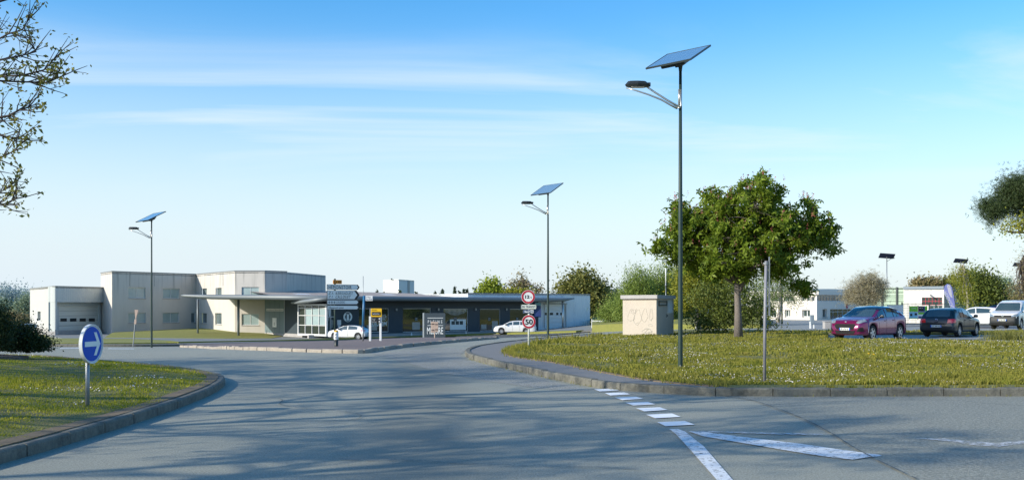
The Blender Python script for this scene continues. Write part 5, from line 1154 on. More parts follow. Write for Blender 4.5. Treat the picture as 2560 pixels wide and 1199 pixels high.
# ---- yellow sign on two white posts
p=gp_(940,852,.1); s=FP/p.y; t=thing('yellow_sign','yellow road information sign on two square white posts','sign',tuple(p)); Z=lambda py:(852-py)/s; X=lambda px:(px-940)/s
for px in (925.5,951.5): MB().rbox(X(px)-.05,X(px)+.05,-.05,.05,-.2,Z(790),.01).build('post','white',t)
for px in (926.5,): MB().box(X(px)-.045,X(px)+.04,-.04,.04,Z(790),Z(770),).build('upper_post','galv',t)
o=MB().rbox(X(928),X(955),-.08,-.055,Z(791.5),Z(770.5),.01).build('sign_plate','yellow',t)
MB().rbox(X(930),X(952),-.088,-.081,Z(787.5),Z(779),.012).build('black_panel','ink',o)
MB().text('Rue Arthur Enaud',X(932),Z(785.3),3.6/s,y=-.09,w=17/s).build('lettering','white',o); MB().text('‹ Z.I. Kersuguet',X(929.5),Z(775.5),2.2/s,y=-.082,w=13/s).build('lettering','ink',o)
o=MB().rbox(X(929),X(951),-.075,-.05,Z(806),Z(792),.01).build('dark_plate','ink',t); MB().text('Menuiserie',X(930),Z(797),2/s,y=-.077,w=9/s).text('Cuisines - Bains',X(930),Z(800.5),1.6/s,y=-.077,w=8/s).text('Pleine Mesure',X(930),Z(804.5),2/s,y=-.077,w=12/s).build('lettering','white',o)
MB().disc(X(949),Z(796),.035,-.08,-.076,8).disc(X(949),Z(803),.035,-.08,-.076,8).build('arrow_mark','white',o)
# ---- shop totem
p=gp_(1088,835,.1); p=Vector(PD(1088,88)+(terr(*PD(1088,88))+.05,)); s=FP/88; zf=lambda py:EYE-(py-HZ)/s-p.z
t=thing('shop_totem','dark slate totem sign with white PLEINE MESURE lettering beside the road','sign',tuple(p)); X=lambda px:(px-1088)/s
MB().box(X(1061),X(1113),-.15,.15,-.4,zf(782)).build('panel','slate',t); MB().box(X(1057),X(1061)-.004,-.17,.4,-.4,zf(781.5)).build('side_panel','gframe',t)
mb=MB()
for a,b,py in ((1069,1108,794),(1069,1108,812.5)): mb.box(X(a),X(b),-.165,-.152,zf(py+.8),zf(py-.4))
mb.text('PLEINE',X(1070),zf(807),zf(799.5)-zf(807),y=-.153,w=X(1106)-X(1070),sp=1.7); mb.text('MESURE',X(1068),zf(834),zf(817)-zf(834),y=-.153,w=X(1108)-X(1068),bold=.006); mb.build('lettering','white',t)
# ---- back of a sign seen in front of the totem
p=gp_(1087,845,.1); s=FP/p.y; t=thing('sign_back','pinkish wooden-looking back of a small double sign in front of the totem','sign',tuple(p)); Z=lambda py:(845-py)/s; X=lambda px:(px-1087)/s
MB().tube([(0,0,-.1),(0,0,Z(803))],.035,8).build('post','wood',t)
for a,b,y0,y1 in ((1077.5,1086,803,830.5),(1087,1096,804,829)):
    o=MB().rbox(X(a),X(b),-.03,.03,Z(y1),Z(y0),.012).build('sign_panel','wood',t)
    MB().box(X(a)+.02,X(b)-.02,-.05,-.03,Z(y0+6)-.02,Z(y0+6)+.02).box(X(a)+.02,X(b)-.02,-.05,-.03,Z(y1-6)-.02,Z(y1-6)+.02).build('rail','barkd',o)
# ---- weight and speed limit signs
p=gp_(1322,868.5,.12); s=FP/p.y; t=thing('speed_limit_sign','post with round red-rimmed 12t and 50 signs and two small plates','sign',tuple(p)); Z=lambda py:(868.5-py)/s; X=lambda px:(px-1322)/s
MB().tube([(0,.02,-.2),(0,.02,Z(726))],.034,12).build('post','cream',t,smooth=True)
def rsign(cx,cy,r,txt,w,h,name='round_sign'):
    o=MB().disc(X(cx),Z(cy),r/s,-.03,-.01,40).build(name,'white',t); MB().ring(X(cx),Z(cy),.70*r/s,.955*r/s,-.036,-.031,40).build('red_rim','red',o)
    mb=MB()
    for tx,a,b,h0,h1 in txt: mb.text(tx,X(a),Z(h1),Z(h0)-Z(h1),y=-.034,w=X(b)-X(a),bold=.03)
    mb.build('lettering','ink',o)
rsign(1320.5,741.5,17.3,[('12',1312.5,1323.5,737.5,745),('t',1326,1328.5,740,744.5)],0,0); rsign(1322,803.5,17.3,[('50',1313,1332,797.5,810)],0,0)
o=MB().rbox(X(1302),X(1340),-.03,-.01,Z(771.5),Z(760.5),.03).build('plate','cream',t); MB().text('EN TRANSIT',X(1304.5),Z(768.5),(768.5-763.5)/s,y=-.033,w=X(1338)-X(1304.5),sp=1.15).build('lettering','ink',o)
o=MB().rbox(X(1307.5),X(1334),-.03,-.01,Z(782.5),Z(774),.02).build('plate','white',t); MB().rbox(X(1308.2),X(1326),-.035,-.031,Z(782),Z(774.5),.002).build('blue_field','dblue',o)
MB().text('Sauf',X(1311),Z(780.3),4.2/s,y=-.037,w=X(1324.5)-X(1311),bold=.04).build('lettering','white',o); MB().ring(X(1330),Z(778.3),1.6/s,2.6/s,-.034,-.031,12).build('pictogram','dblue',o)
# ---- leaning sign seen edge-on by the far pavement
p=gp_(333,861,.14); s=FP/p.y; t=thing('tilted_sign','leaning grey post carrying a triangular sign seen nearly edge-on','sign',tuple(p)); t.rotation_euler=(0,R(5.2),R(0))
h=(861-805)/s; MB().tube([(0,0,-.1),(0,0,h)],.032,8).build('post','galv',t)
MB().prism([(-.10,h+(807-771)/s-.1),(.12,h+(807-771)/s-.1),(.02,h+.15),(.0,h+.15)],-.02,.02).build('sign_back','wood',t); MB().rbox(-.05,.08,-.04,.02,h-.1,h+.18,.01).build('clamp','wood',t)
# ---- bare grey post on the verge
p=gp_(1911,955,.12); s=FP/p.y; t=thing('steel_post','bare grey steel post with clamps at its top on the right verge','post',tuple(p)); H=(955-652)/s
MB().tube([(0,0,-.2),(.01,0,H*.5),(.035,0,H)],.030,14).build('pole',mat('weathered_post',(.22,.22,.25),.6,.2,noise=(9,.5,(.30,.30,.31))),t,smooth=True)
for z in (H-.05,H-.50,H-.86): MB().tube([(.032,0,z-.02),(.032,0,z+.02)],.042,12).build('clamp','galv',t)
MB().rbox(.085,.10,-.03,.03,H-.72,H+.08,.004).build('flat_bar','galv',t); MB().rbox(.08,.105,-.03,.03,H-1.05,H-.62,.004).build('flat_bar','galv',t)
# ---- small cabinets, blocks, little white posts
def tt(name,label,cat,px,py,off,D=None,grp=None):
    p=gp_(px,py,off) if D is None else Vector(PD(px,D)+(EYE-(py-HZ)/FP*D,)); return thing(name,label,cat,tuple(p),0,grp),FP/p.y
t,s=tt('meter_cabinet','dark grey utility cabinet standing on two white legs','cabinet',2030,819.5,.1,72)
MB().rbox(-4.5/s,4.5/s,-.15,.15,11/s,33/s,.02).build('box','gutter',t); 
for x in (-4.2,4.2): MB().rbox(x/s-.04,x/s+.04,-.08,.08,-.1,16/s,.01).build('leg','white',t)
for lb,px,py,w,h,D in (('pale concrete block on the grass behind the purple car',2067,818,8,14,71),('short grey concrete block at the left foot of the large bush',1746,818,6,12,62)):
    t,s=tt('concrete_block',lb,'block',px,py,0,D); MB().rbox(-w/s,w/s,-.25,.25,-.1,h/s,.03).build('block','conc',t); MB().rbox(-w/s-.03,w/s+.03,-.28,.28,h/s,h/s+.05,.02).build('cap','conc',t)
for lb,px,py in (('small white pointed marker post left of the totem',1029,840),('small white marker post right of the totem',1165,836)):
    t,s=tt('marker_post',lb,'post',px,py,.1,None,'white marker posts by the shop'); MB().lathe([(.07,-.1),(.07,.2),(.05,.28),(.055,.33),(.0,.42)],10).build('post','white',t,smooth=True); MB().lathe([(.09,-.02),(.09,.03)],10).build('foot','conc',t)
t=thing('tall_pole','thin pale pole rising behind the shop roof beside the blue post','pole',tuple(Wp(908,760,118)));MB().tube([(0,0,-1),(0,0,3.2)],[.05,.03],8).build('pole','galv',t,smooth=True)
MB().lathe([(.05,3.2),(.0,3.26)],8).build('cap','galv',t)
# ---- fences
def picket(label,P,H,name,m,step=.5,rails=(.15,.85),posts=2.4,w=.02,grp=None,wires=None):
    t=thing(name,label,'fence',(P[0][0],P[0][1],terr(*P[0]))); mb=MB(); rl=MB()
    for a,b in zip(P,P[1:]):
        f=Fr(a,b); z=terr(*a); n=int(f.L/step)
        for k in range(n+1): u=min(f.L,k*step); mb.box(u-w/2,u+w/2,-.01,.01,z+.02,z+H,0,f)
        for q in rails: rl.box(0,f.L,-.02,.02,z+H*q-.02,z+H*q+.02,0,f)
        if wires:
            for k in range(wires): rl.box(0,f.L,-.008,.008,z+.1+(H-.1)*k/wires,z+.1+(H-.1)*k/wires+.014,0,f)
        for k in range(int(f.L/posts)+1): u=k*posts; MB().box(u-.04,u+.04,-.04,.04,z-.1,z+H+.08,0,f).build('post',m,t,world=True)
    mb.build('pickets',m,t,world=True); rl.build('rails',m,t,world=True); return t
picket('low white railing fence between the annexe and the hut',[PD(1480,112),PD(1560,106)],.95,'white_fence','white',.22)
picket('green wire mesh fence in front of the white warehouse',[PD(2255,86),PD(2340,86.5),PD(2520,87)],1.75,'mesh_fence','fence',.12,(.02,.98),2.5,.010,wires=8)
# banners on the fence
def banner(name,label,px0,px1,py0,py1,cells,D=85.8):
    s=FP/D; t=thing(name,label,'banner',tuple(Wp((px0+px1)/2,py1,D))); W2=(px1-px0)/2/s; H=(py1-py0)/s
    o=MB().box(-W2,W2,0,.02,0,H).build('cloth','white',t)
    MB().tube([(-W2+.02,.03,-.05),(-W2+.02,.03,H+.06)],.02,6).tube([(W2-.02,.03,-.05),(W2-.02,.03,H+.06)],.02,6).build('pole','fence',t)
    for i,(m,x0,x1,z0,z1) in enumerate(cells): MB().box(-W2+2*W2*x0,-W2+2*W2*x1,-.012-.003*i,-.006-.003*i,H*z0,H*z1).build('print',m,t)
    return t,W2,H
t,w,h=banner('green_banner','lime and light blue advertising banner on the mesh fence',2273,2294.5,765,796,[('lime',0,1,.55,1),('cyan',0,1,.05,.55),('lime',0,1,0,.05),('ink',.1,.35,.22,.40),('ink',.62,.9,.28,.45)])
MB().text('OFFRE',0,h*.78,.10,y=-.03,w=.4,align='CENTER').text('EMPLOI',0,h*.5,.1,y=-.03,w=.5,align='CENTER').build('lettering','white',t)
t,w,h=banner('blue_banner','black, green and navy advertising banner beside the lime one',2295.5,2318,765,796,[('navy',0,1,.5,1),('ink',0,.6,.62,1),('lime',.75,1,0,1),('lime',0,1,.35,.5),('white',0,1,.2,.35),('navy',0,.7,0,.2)])
MB().text('ON RECRUTE',0,h*.52,.09,y=-.035,w=.62,align='CENTER').text('ICI',-.15,h*.82,.09,y=-.035,w=.25,align='CENTER').build('lettering','white',t)
banner('white_banner','plain white banner with a blue corner patch left of the lime banner',2218,2258,762,794,[('cyan',.8,1,.25,.45),('signw',0,.8,.1,.5)])
# feather flag
D=84; s=FP/D; t=thing('feather_flag','violet and white feather flag reading OCCASION leaning over the fence','flag',tuple(Wp(2389,808,D))); q=lambda px,py:((px-2389)/s,(808-py)/s)
pts=[(2376,766),(2371,750),(2362,735),(2360,724),(2362,714),(2368,709),(2375,710),(2380,718),(2384,738),(2389,775)]
MB().prism([q(*a) for a in pts],-.01,.01).build('cloth','violet',t); MB().prism([q(*a) for a in [(2369,722),(2367,714),(2370,711),(2375,713),(2378,724),(2381,745),(2375,740),(2370,728)]],-.018,-.012).build('print','lilac',t)
MB().tube([q(2369,709)[:1]+(0,)+q(2369,709)[1:],q(2376,710)[:1]+(0,)+q(2376,710)[1:],q(2381,718)[:1]+(0,)+q(2381,718)[1:],q(2386,748)[:1]+(0,)+q(2386,748)[1:],q(2390,775)[:1]+(0,)+q(2390,775)[1:],q(2391,808)[:1]+(0,)+q(2391,808)[1:]],.018,6).build('pole','ink',t)
a=q(2385,768); b=q(2366,727); MB().text('OCCASION',a[0]-.0,a[1],.26,y=-.013,w=math.hypot(b[0]-a[0],b[1]-a[1]),rot=math.atan2(b[1]-a[1],b[0]-a[0])).build('lettering','white',t)
# orange machine far in the yard
D=112; s=FP/D; t=thing('orange_lift','orange machine mast standing in the yard behind the cars','machine',tuple(Wp(2486,800,D))); 
MB().rbox(-.14,.14,-.2,.2,0,(800-742)/s,.03).build('mast','orange',t); MB().rbox(-.35,.45,-.2,.2,(800-744)/s,(800-741)/s,.02).build('arm','orange',t); MB().rbox(-.3,.3,-.5,.5,0,.5,.05).build('base','dark',t); MB().rbox(.2,.42,-.15,.15,(800-751)/s,(800-744)/s,.02).build('hook_block','orange',t)
# hedge behind the van
bush('clipped_hedge','straight clipped hedge behind the white van at the right edge',(2560,765),92,[(2540,750,22,10,0,1),(2580,750,28,10,0,1),(2620,750,28,10,0,1)],200,'l_oli',.12,40,.2,cat='hedge')
# ============================================================ VEHICLES
M['tyre']=mat('tyre_rubber',(.018,.018,.02),.8); M['rim']=mat('alloy_rim',(.55,.56,.58),.3,.7); M['rimd']=mat('dark_rim',(.03,.03,.035),.35,.5)
M['well']=mat('wheel_well',(.008,.008,.009),.9); M['trim']=mat('dark_bumper_plastic',(.016,.02,.022),.6); M['chrome']=mat('chrome',(.75,.76,.78),.12,1)
M['head']=mat('headlamp_glass',(.35,.42,.46),.08,.3,coat=1,noise=(9,.7,(.10,.13,.15))); M['tail']=mat('tail_lamp_red',(.80,.03,.03),.15,coat=1,noise=(11,.5,(.6,.02,.03)))
M['p_pur']=mat('magenta_paint',(.19,.012,.085),.22,.35,coat=1); M['p_grn']=mat('dark_green_grey_paint',(.014,.022,.024),.3,.2,coat=.5); M['p_wht']=mat('white_paint',(.70,.70,.69),.3,0,coat=.8)
M['p_red']=mat('dark_red_paint',(.25,.012,.035),.25,.2,coat=1); M['p_blk']=mat('black_paint',(.015,.02,.025),.2,.2,coat=1); M['p_blu']=mat('pale_blue_paint',(.25,.36,.46),.3,.2,coat=1)
def lin(P,t):
    for (a,x),(b,y) in zip(P,P[1:]):
        if t<=b: 
            u=(t-a)/(b-a or 1); u=u*u*(3-2*u)*.35+u*.65; return x+(y-x)*u
    return P[-1][1]
def car(name,label,sp,px,D,zadj,yaw,paint,group=None,z=None):
    L,Wd,H,wb,fo,r=sp['L'],sp['W']/2,sp['H'],sp['wb'],sp['fo'],sp['r']
    x,y=PD(px,D); zz=terr(x,y)+zadj if z is None else z
    t=thing(name,label,sp.get('cat','car'),(x,y,zz),yaw,group)
    top=sp['top']; bf,br=sp['belt']; sill=sp.get('sill',.24)
    xw=[L/2-fo,L/2-fo-wb]; AR=r+.055
    ts=set(np.linspace(0,1,57).tolist())
    for w in xw:
        for q in (-AR,-AR*.97,-AR*.85,-AR*.6,-AR*.3,0,AR*.3,AR*.6,AR*.85,AR*.97,AR): ts.add((L/2-(w+q))/L)
    ts=sorted(q for q in ts if 0<=q<=1)
    ztop=lambda t_:lin(top,t_)
    def plan(t_):
        f=1-sp.get('nose',.20)*max(0,(.13-t_)/.13)**2.2; g=1-sp.get('tailtaper',.12)*max(0,(t_-.9)/.1)**2; return Wd*f*g
    def belt(t_): return min(bf+(br-bf)*t_,ztop(t_)-.05)
    def zlow(t_):
        X=L/2-t_*L; z0=sill+.05*max(0,(.06-t_)/.06)+.08*max(0,(t_-.95)/.05)
        for w in xw:
            d=abs(X-w)
            if d<AR: z0=max(z0,r+math.sqrt(AR*AR-d*d)-.01)
        return z0
    rings=[]
    for t_ in ts:
        X=L/2-t_*L; w=plan(t_); zl=zlow(t_); b=max(belt(t_),zl+.06); zt=max(ztop(t_),b+.03); a=min(1,max(0,(zt-b-.06)/.32)); wr=w*(.90*(1-a)+sp.get('roofw',.76)*a)
        zs=[zl,zl,zl+.04,max(zl+.05,.33),max(zl+.06,.50),max(zl+.07,b-.12),b]; ws=[0,w*.90,w*.985,w*.995,w*1.0,w*.995,w*.955]
        # rocker crease and shoulder
        if a>0: zs+=[b+(zt-b)*.45,b+(zt-b)*.84,zt-.02*a,zt]; ws+=[w*.955+(wr-w*.955)*.42+.006,w*.955+(wr-w*.955)*.88,wr*.86,0]
        else: zs+=[b+(zt-b)*.5,b+(zt-b)*.8,zt-.006,zt]; ws+=[w*.93,w*.88,w*.66,0]
        bulge=.05 if t_<.05 else 0
        half=[(X,q,z_) for q,z_ in zip(ws,zs)]
        # rounded nose in plan: centre pushed forward
        if t_<.12: half=[(h[0]+.10*(1-(h[1]/Wd)**2)*(1-t_/.12)-.02,h[1],h[2]) for h in half]
        if t_>.93: half=[(h[0]-.07*(1-(h[1]/Wd)**2)*(t_-.93)/.07,h[1],h[2]) for h in half]
        rings.append(half)
    n=len(rings[0]); full=[]
    for hf in rings: full.append(hf+[(q[0],-q[1],q[2]) for q in hf[-2:0:-1]])
    m=len(full[0]); vs=[p for q in full for p in q]; mb=MB(); fs=[];mi=[]
    lt=sp.get('lowtrim',0)
    for i in range(len(full)-1):
        for k in range(m):
            k2=(k+1)%m; kk=k if k<n else m-1-k
            q=(i*m+k,(i+1)*m+k,(i+1)*m+k2,i*m+k2); fs.append(q)
            low=kk<1 or (kk<=1 and zlow((ts[i]+ts[i+1])/2)>sill+.2)
            tt_=(ts[i]+ts[i+1])/2; zc=sum(vs[v][2] for v in q)/4
            mi.append(1 if low else (2 if (kk in (1,2) and lt) or (sp.get('bumper') and zc<sp['bumper'] and (tt_<.07 or tt_>.96)) else 0))
    fs.append(tuple(range(m))); mi.append(2 if sp.get('bumper') else 0); fs.append(tuple((len(full)-1)*m+k for k in range(m))[::-1]); mi.append(2 if sp.get('bumper') else 0)
    o0=len(mb.v); mb.v+=vs; mb.f+=fs; mb.m+=mi
    body=mb.build('body',[paint,'well','trim'],t,smooth=True)
    for p in body.data.polygons:
        if p.material_index==1: p.use_smooth=False
    bv=BVHTree.FromPolygons([Vector(v) for v in vs],fs)
    def proj(poly,side,off=.008,cell=.07):
        bm=bmesh.new(); f=bm.faces.new([bm.verts.new((a,b,0)) for a,b in poly]); bmesh.ops.triangulate(bm,faces=[f])
        for ax in (0,1):
            lo=min(q[ax] for q in poly); hi=max(q[ax] for q in poly); k=1
            while lo+k*cell<hi:
                co=Vector((0,0,0)); co[ax]=lo+k*cell; no=Vector((0,0,0)); no[ax]=1
                bmesh.ops.bisect_plane(bm,geom=bm.verts[:]+bm.edges[:]+bm.faces[:],plane_co=co,plane_no=no); k+=1
        P=[];ok=True
        for i,v in enumerate(bm.verts):
            v.index=i; a,b=v.co.x,v.co.y
            if side in ('l','r'): s_=1 if side=='l' else -1; org=Vector((a,3*s_,b)); d=Vector((0,-s_,0))
            elif side=='f': org=Vector((5,a,b)); d=Vector((-1,0,0))
            elif side=='b': org=Vector((-5,a,b)); d=Vector((1,0,0))
            hit=bv.ray_cast(org,d)
            if hit[0] is None: P.append(None); continue
            nn=hit[1]; nn=nn if nn.dot(d)<0 else -nn; P.append(hit[0]-d*off*.6+nn*off*.6)
        F_=[[v.index for v in f.verts] for f in bm.faces if all(P[v.index] is not None for v in f.verts)]
        P=[p if p is not None else Vector((0,0,.5)) for p in P]; bm.free(); return P,F_
    def patch(name_,polys,side,m_,off=.008,par=None,sm=True,cell=.07):
        mb=MB()
        for pl in polys:
            P,F_=proj(pl,side,off,cell); mb.add(P,F_)
        if not mb.f: return None
        # solid skin: a thin rim behind each patch gives thickness
        return mb.build(name_,m_,par or t,smooth=sm)
    # side glass
    for side in ('l','r'):
        for j,(a,b,e) in enumerate(sp['glass']):
            k=12; lo=[];hi=[]
            for q in range(k+1):
                t_=a+(b-a)*q/k; zb_=bf+(br-bf)*t_+.035; zh=ztop(t_)-.10-e*max(0,(t_-a)/(b-a)); 
                if zh<zb_+.015: continue
                lo.append((L/2-t_*L,zb_)); hi.append((L/2-t_*L,zh))
            if len(lo)<3: continue
            patch('side_window',[lo+hi[::-1]],side,'carglass',.012)
        for tx in sp.get('seams',()): 
            X=L/2-tx*L; patch('door_seam',[[(X-.006,max(.3,zlow(tx)+.06)),(X+.006,max(.3,zlow(tx)+.06)),(X+.006,bf+(br-bf)*tx),(X-.006,bf+(br-bf)*tx)]],side,'well',.004,cell=.12)
        for tx in sp.get('handles',()):
            X=L/2-tx*L; z=bf+(br-bf)*tx-.10; s_=1 if side=='l' else -1; w=plan(tx)
            MB().rbox(X-.09,X+.07,s_*w*.985-.005,s_*w*.985+.035*s_ if s_>0 else s_*w*.985+.005,z-.02,z+.012,.006).build('door_handle',sp.get('handle',paint),t) if s_>0 else MB().rbox(X-.09,X+.07,s_*w*.985-.035,s_*w*.985+.005,z-.02,z+.012,.006).build('door_handle',sp.get('handle',paint),t)
        if 'strip' in sp: 
            a,b,z=sp['strip']; patch('side_moulding',[[(L/2-a*L,z-.03),(L/2-b*L,z-.03),(L/2-b*L,z+.03),(L/2-a*L,z+.03)]],side,'trim',.014,cell=.15)
        s_=1 if side=='l' else -1; tm=sp['mirror']; X=L/2-tm*L; z=bf+(br-bf)*tm+.10; w=plan(tm)
        mm=MB().rbox(X-.07,X+.06,min(s_*(w+.02),s_*(w+.21)),max(s_*(w+.02),s_*(w+.21)),z-.06,z+.085,.035).build('wing_mirror',sp.get('mirrorm',paint),t,smooth=True)
        MB().rbox(X-.03,X+.03,min(s_*(w*.93),s_*(w+.05)),max(s_*(w*.93),s_*(w+.05)),z-.07,z-.02,.01).build('mirror_stalk','trim',mm)
    # windscreens
    zb_,zt_,yb,yt=sp['ws']; patch('windscreen',[[(-yb,zb_),(yb,zb_),(yb*.98,zb_+.1),(yt,zt_-.03),(yt*.86,zt_),(-yt*.86,zt_),(-yt,zt_-.03),(-yb*.98,zb_+.1)]],'f','carglass',.012)
    zb_,zt_,yb,yt=sp['rw']; patch('rear_window',[[(-yb,zb_+.03),(-yb*.9,zb_),(yb*.9,zb_),(yb,zb_+.03),(yt,zt_-.03),(yt*.86,zt_),(-yt*.86,zt_),(-yt,zt_-.03)]],'b','carglass',.012)
    mir=lambda P:[(-a,b) for a,b in P][::-1]
    for P in sp['hl']:
        for Q in (P,mir(P)): patch('headlight',[Q],'f','head',.010,cell=.05)
    for P in sp['tl']:
        for Q in (P,mir(P)): patch('tail_light',[Q],'b','tail',.012,cell=.05)
    for P in sp.get('tls',[]):
        for side in ('l','r'): patch('tail_light_side',[[(L/2-a*L,b) for a,b in P]],side,'tail',.012,cell=.05)
    for P in sp.get('hls',[]):
        for side in ('l','r'): patch('headlight_side',[[(L/2-a*L,b) for a,b in P]],side,'head',.012,cell=.05)
    for P,m_,nm in sp.get('front',[]): patch(nm,[P],'f',m_,.012,cell=.06)
    for P,m_,nm in sp.get('rear',[]): patch(nm,[P],'b',m_,.012,cell=.06)
    if sp.get('roofp'):
        vv=[];ff=[]
        idx=[i for i,q in enumerate(ts) if sp['roofp'][0]<=q<=sp['roofp'][1]]; mb=MB()
        for i in idx: 
            hf=rings[i]; row=[hf[-3],hf[-2],hf[-1]]; row=row+[(p[0],-p[1],p[2]) for p in row[-2::-1]]; vv+=[(p[0],p[1]*1.01,p[2]+.02) for p in row]
        for i in range(len(idx)-1):
            for k in range(4): ff.append((i*5+k,i*5+k+1,(i+1)*5+k+1,(i+1)*5+k))
        mb.add(vv,ff).build('roof_panel','p_blk',t,smooth=True)
    # wheels
    for w in xw:
        for s_ in (1,-1):
            yc=s_*(Wd*.985-.11); rot=Matrix.Translation(Vector((w,yc,r)))@Matrix.Rotation(PI/2*-s_,4,'X')
            ty=MB().lathe([(r*.60,-.10),(r*.92,-.105),(r,-.07),(r,.07),(r*.93,.10),(r*.66,.105),(r*.62,.085)],28,0,rot).build('wheel','tyre',t,smooth=True)
            mb=MB(); mb.lathe([(r*.66,.07),(r*.66,.10),(r*.60,.098),(r*.57,.06)],24,0,rot)
            ns=sp.get('spokes',9); 
            for k in range(ns):
                a=2*PI*k/ns; wsp=.028*(9/ns)
                P=[Vector((rr*math.cos(a)-q*math.sin(a),rr*math.sin(a)+q*math.cos(a),h)) for h in (.065,.09) for rr,q in ((.02,-wsp),(r*.62,-wsp*.8),(r*.62,wsp*.8),(.02,wsp))]
                mb.add([rot@p for p in P],[(0,1,2,3),(7,6,5,4),(0,4,5,1),(1,5,6,2),(2,6,7,3),(3,7,4,0)])
            mb.lathe([(.055,.07),(.05,.10),(.0,.105)],12,0,rot); mb.build('rim',sp.get('rimm','rim'),ty)
            MB().lathe([(r*.60,.02),(r*.60,.05)],20,0,rot).build('brake_disc','well',ty)
    # plates
    def plate(x_,z_,sgn,txt,w_=.52):
        fr=lambda a,b,c:(x_+sgn*(-b),-a*sgn*-1 if False else a*sgn,z_+c)
        fr=lambda a,b,c:(x_-sgn*b, a*sgn, z_+c)
        hit=bv.ray_cast(Vector((5*sgn,0,z_)),Vector((-sgn,0,0))); x0=hit[0].x if hit[0] else x_
        fr=lambda a,b,c:(x0+sgn*(.025-b), a*sgn, z_+c)
        o=MB().box(-w_/2,w_/2,-.005,.02,-.055,.055,0,fr).build('number_plate','signw',t)
        MB().box(-w_/2,-w_/2+.045,-.008,-.005,-.053,.053,0,fr).box(w_/2-.045,w_/2,-.008,-.005,-.053,.053,0,fr).build('plate_band','blue',o)
        MB().text(txt,0,-.036,.072,y=-.009,w=w_*.72,align='CENTER',bold=.02,fr=fr).build('lettering','ink',o)
    if 'fp' in sp: plate(L/2,sp['fp'][0],1,sp['fp'][1])
    if 'rp' in sp: plate(-L/2,sp['rp'][0],-1,sp['rp'][1])
    if 'badge' in sp:
        for sgn,z_,rr in sp['badge']:
            hit=bv.ray_cast(Vector((5*sgn,0,z_)),Vector((-sgn,0,0))); x0=hit[0].x
            MB().lathe([(rr,-.01),(rr,.02),(rr*.8,.026)],20,0,Matrix.Translation(Vector((x0,0,z_)))@Matrix.Rotation(PI/2*sgn,4,'Y')).build('badge','chrome',t,smooth=False)
    # seats seen through nothing: dashboard line at windscreen foot
    return t
PUMA=dict(L=4.2,W=1.80,H=1.54,wb=2.59,fo=.85,r=.345,belt=(.93,1.06),sill=.24,roofw=.73,nose=.26,
 top=[(0,.62),(.008,.74),(.03,.88),(.08,.96),(.20,1.04),(.26,1.08),(.32,1.22),(.40,1.40),(.47,1.50),(.55,1.54),(.68,1.53),(.80,1.46),(.88,1.34),(.94,1.16),(.97,1.05),(.99,.92),(1,.70)],
 glass=[(.335,.49,0),(.51,.665,.02),(.68,.80,.10)],seams=(.335,.50,.69),handles=(.47,.655),mirror=.335,mirrorm='p_blk',handle='p_pur',
 ws=(1.07,1.475,.70,.56),rw=(1.13,1.42,.56,.48),hl=[[(.50,.80),(.60,.76),(.74,.80),(.80,.90),(.78,.96),(.66,.965),(.55,.90)]],hls=[[(.03,.82),(.085,.86),(.075,.93),(.035,.92)]],
 tl=[[(.40,.92),(.80,.95),(.80,1.03),(.42,1.0)]],tls=[[(.93,.94),(.985,.95),(.98,1.03),(.93,1.0)]],
 front=[([(-.52,.68),(-.40,.50),(.40,.50),(.52,.68),(.44,.75),(-.44,.75)],'well','grille'),([(-.42,.30),(.42,.30),(.50,.45),(-.50,.45)],'well','lower_intake'),([(.56,.40),(.80,.42),(.78,.60),(.66,.58)],'well','fog_recess'),([(-.78,.60),(-.66,.58),(-.56,.40),(-.80,.42)],'well','fog_recess')],
 fp=(.52,'FP-376-SL'),badge=[(1,.84,.04)],spokes=5,rimm='rim',roofp=(.41,.86))
PUMA['front'].append(([(-.50,.255),(.50,.255),(.50,.285),(-.50,.285)],'redf','lower_lip'))
GOLF=dict(L=4.15,W=1.74,H=1.44,wb=2.51,fo=.84,r=.312,belt=(.88,.96),sill=.23,roofw=.76,tailtaper=.08,
 top=[(0,.52),(.01,.68),(.04,.80),(.12,.88),(.24,.94),(.28,.98),(.36,1.22),(.42,1.37),(.50,1.43),(.62,1.44),(.80,1.41),(.88,1.35),(.93,1.16),(.965,.96),(.985,.86),(1,.55)],
 glass=[(.33,.47,0),(.49,.64,0),(.66,.76,.03)],seams=(.33,.48,.66),handles=(.455,.63),mirror=.34,ws=(.99,1.38,.64,.54),rw=(.985,1.335,.60,.52),
 hl=[[(.42,.60),(.78,.60),(.78,.72),(.45,.72)]],tl=[[(.52,.70),(.84,.70),(.84,.90),(.55,.89)]],tls=[[(.945,.71),(.99,.71),(.985,.88),(.945,.87)]],rear=[([(-.5,.645),(.5,.645),(.5,.66),(-.5,.66)],'well','boot_seam'),([(-.10,.735),(.10,.735),(.10,.75),(-.10,.75)],'well','boot_grip')],
 rp=(.54,'CZ-647-PJ'),badge=[(-1,.85,.055)],strip=(.27,.75,.52),bumper=.50,handle='trim',mirrorm='p_grn')
DS=dict(L=3.95,W=1.72,H=1.46,wb=2.46,fo=.80,r=.315,belt=(.90,1.0),sill=.23,roofw=.76,nose=.24,
 top=[(0,.60),(.01,.74),(.05,.86),(.15,.96),(.24,1.02),(.34,1.26),(.44,1.41),(.55,1.46),(.72,1.45),(.86,1.37),(.93,1.18),(.97,1.0),(1,.66)],
 glass=[(.31,.53,0),(.56,.80,.06)],seams=(.30,.55),handles=(.52,),mirror=.33,mirrorm='p_blk',ws=(1.04,1.40,.64,.54),rw=(1.06,1.36,.56,.48),hl=[[(.48,.70),(.74,.74),(.74,.86),(.52,.80)]],
 tl=[[(.50,.86),(.84,.86),(.84,.98),(.52,.96)]],tls=[[(.915,.87),(.985,.87),(.98,.97),(.91,.95)]],rp=(.62,'AB'),roofp=(.42,.92),spokes=7)
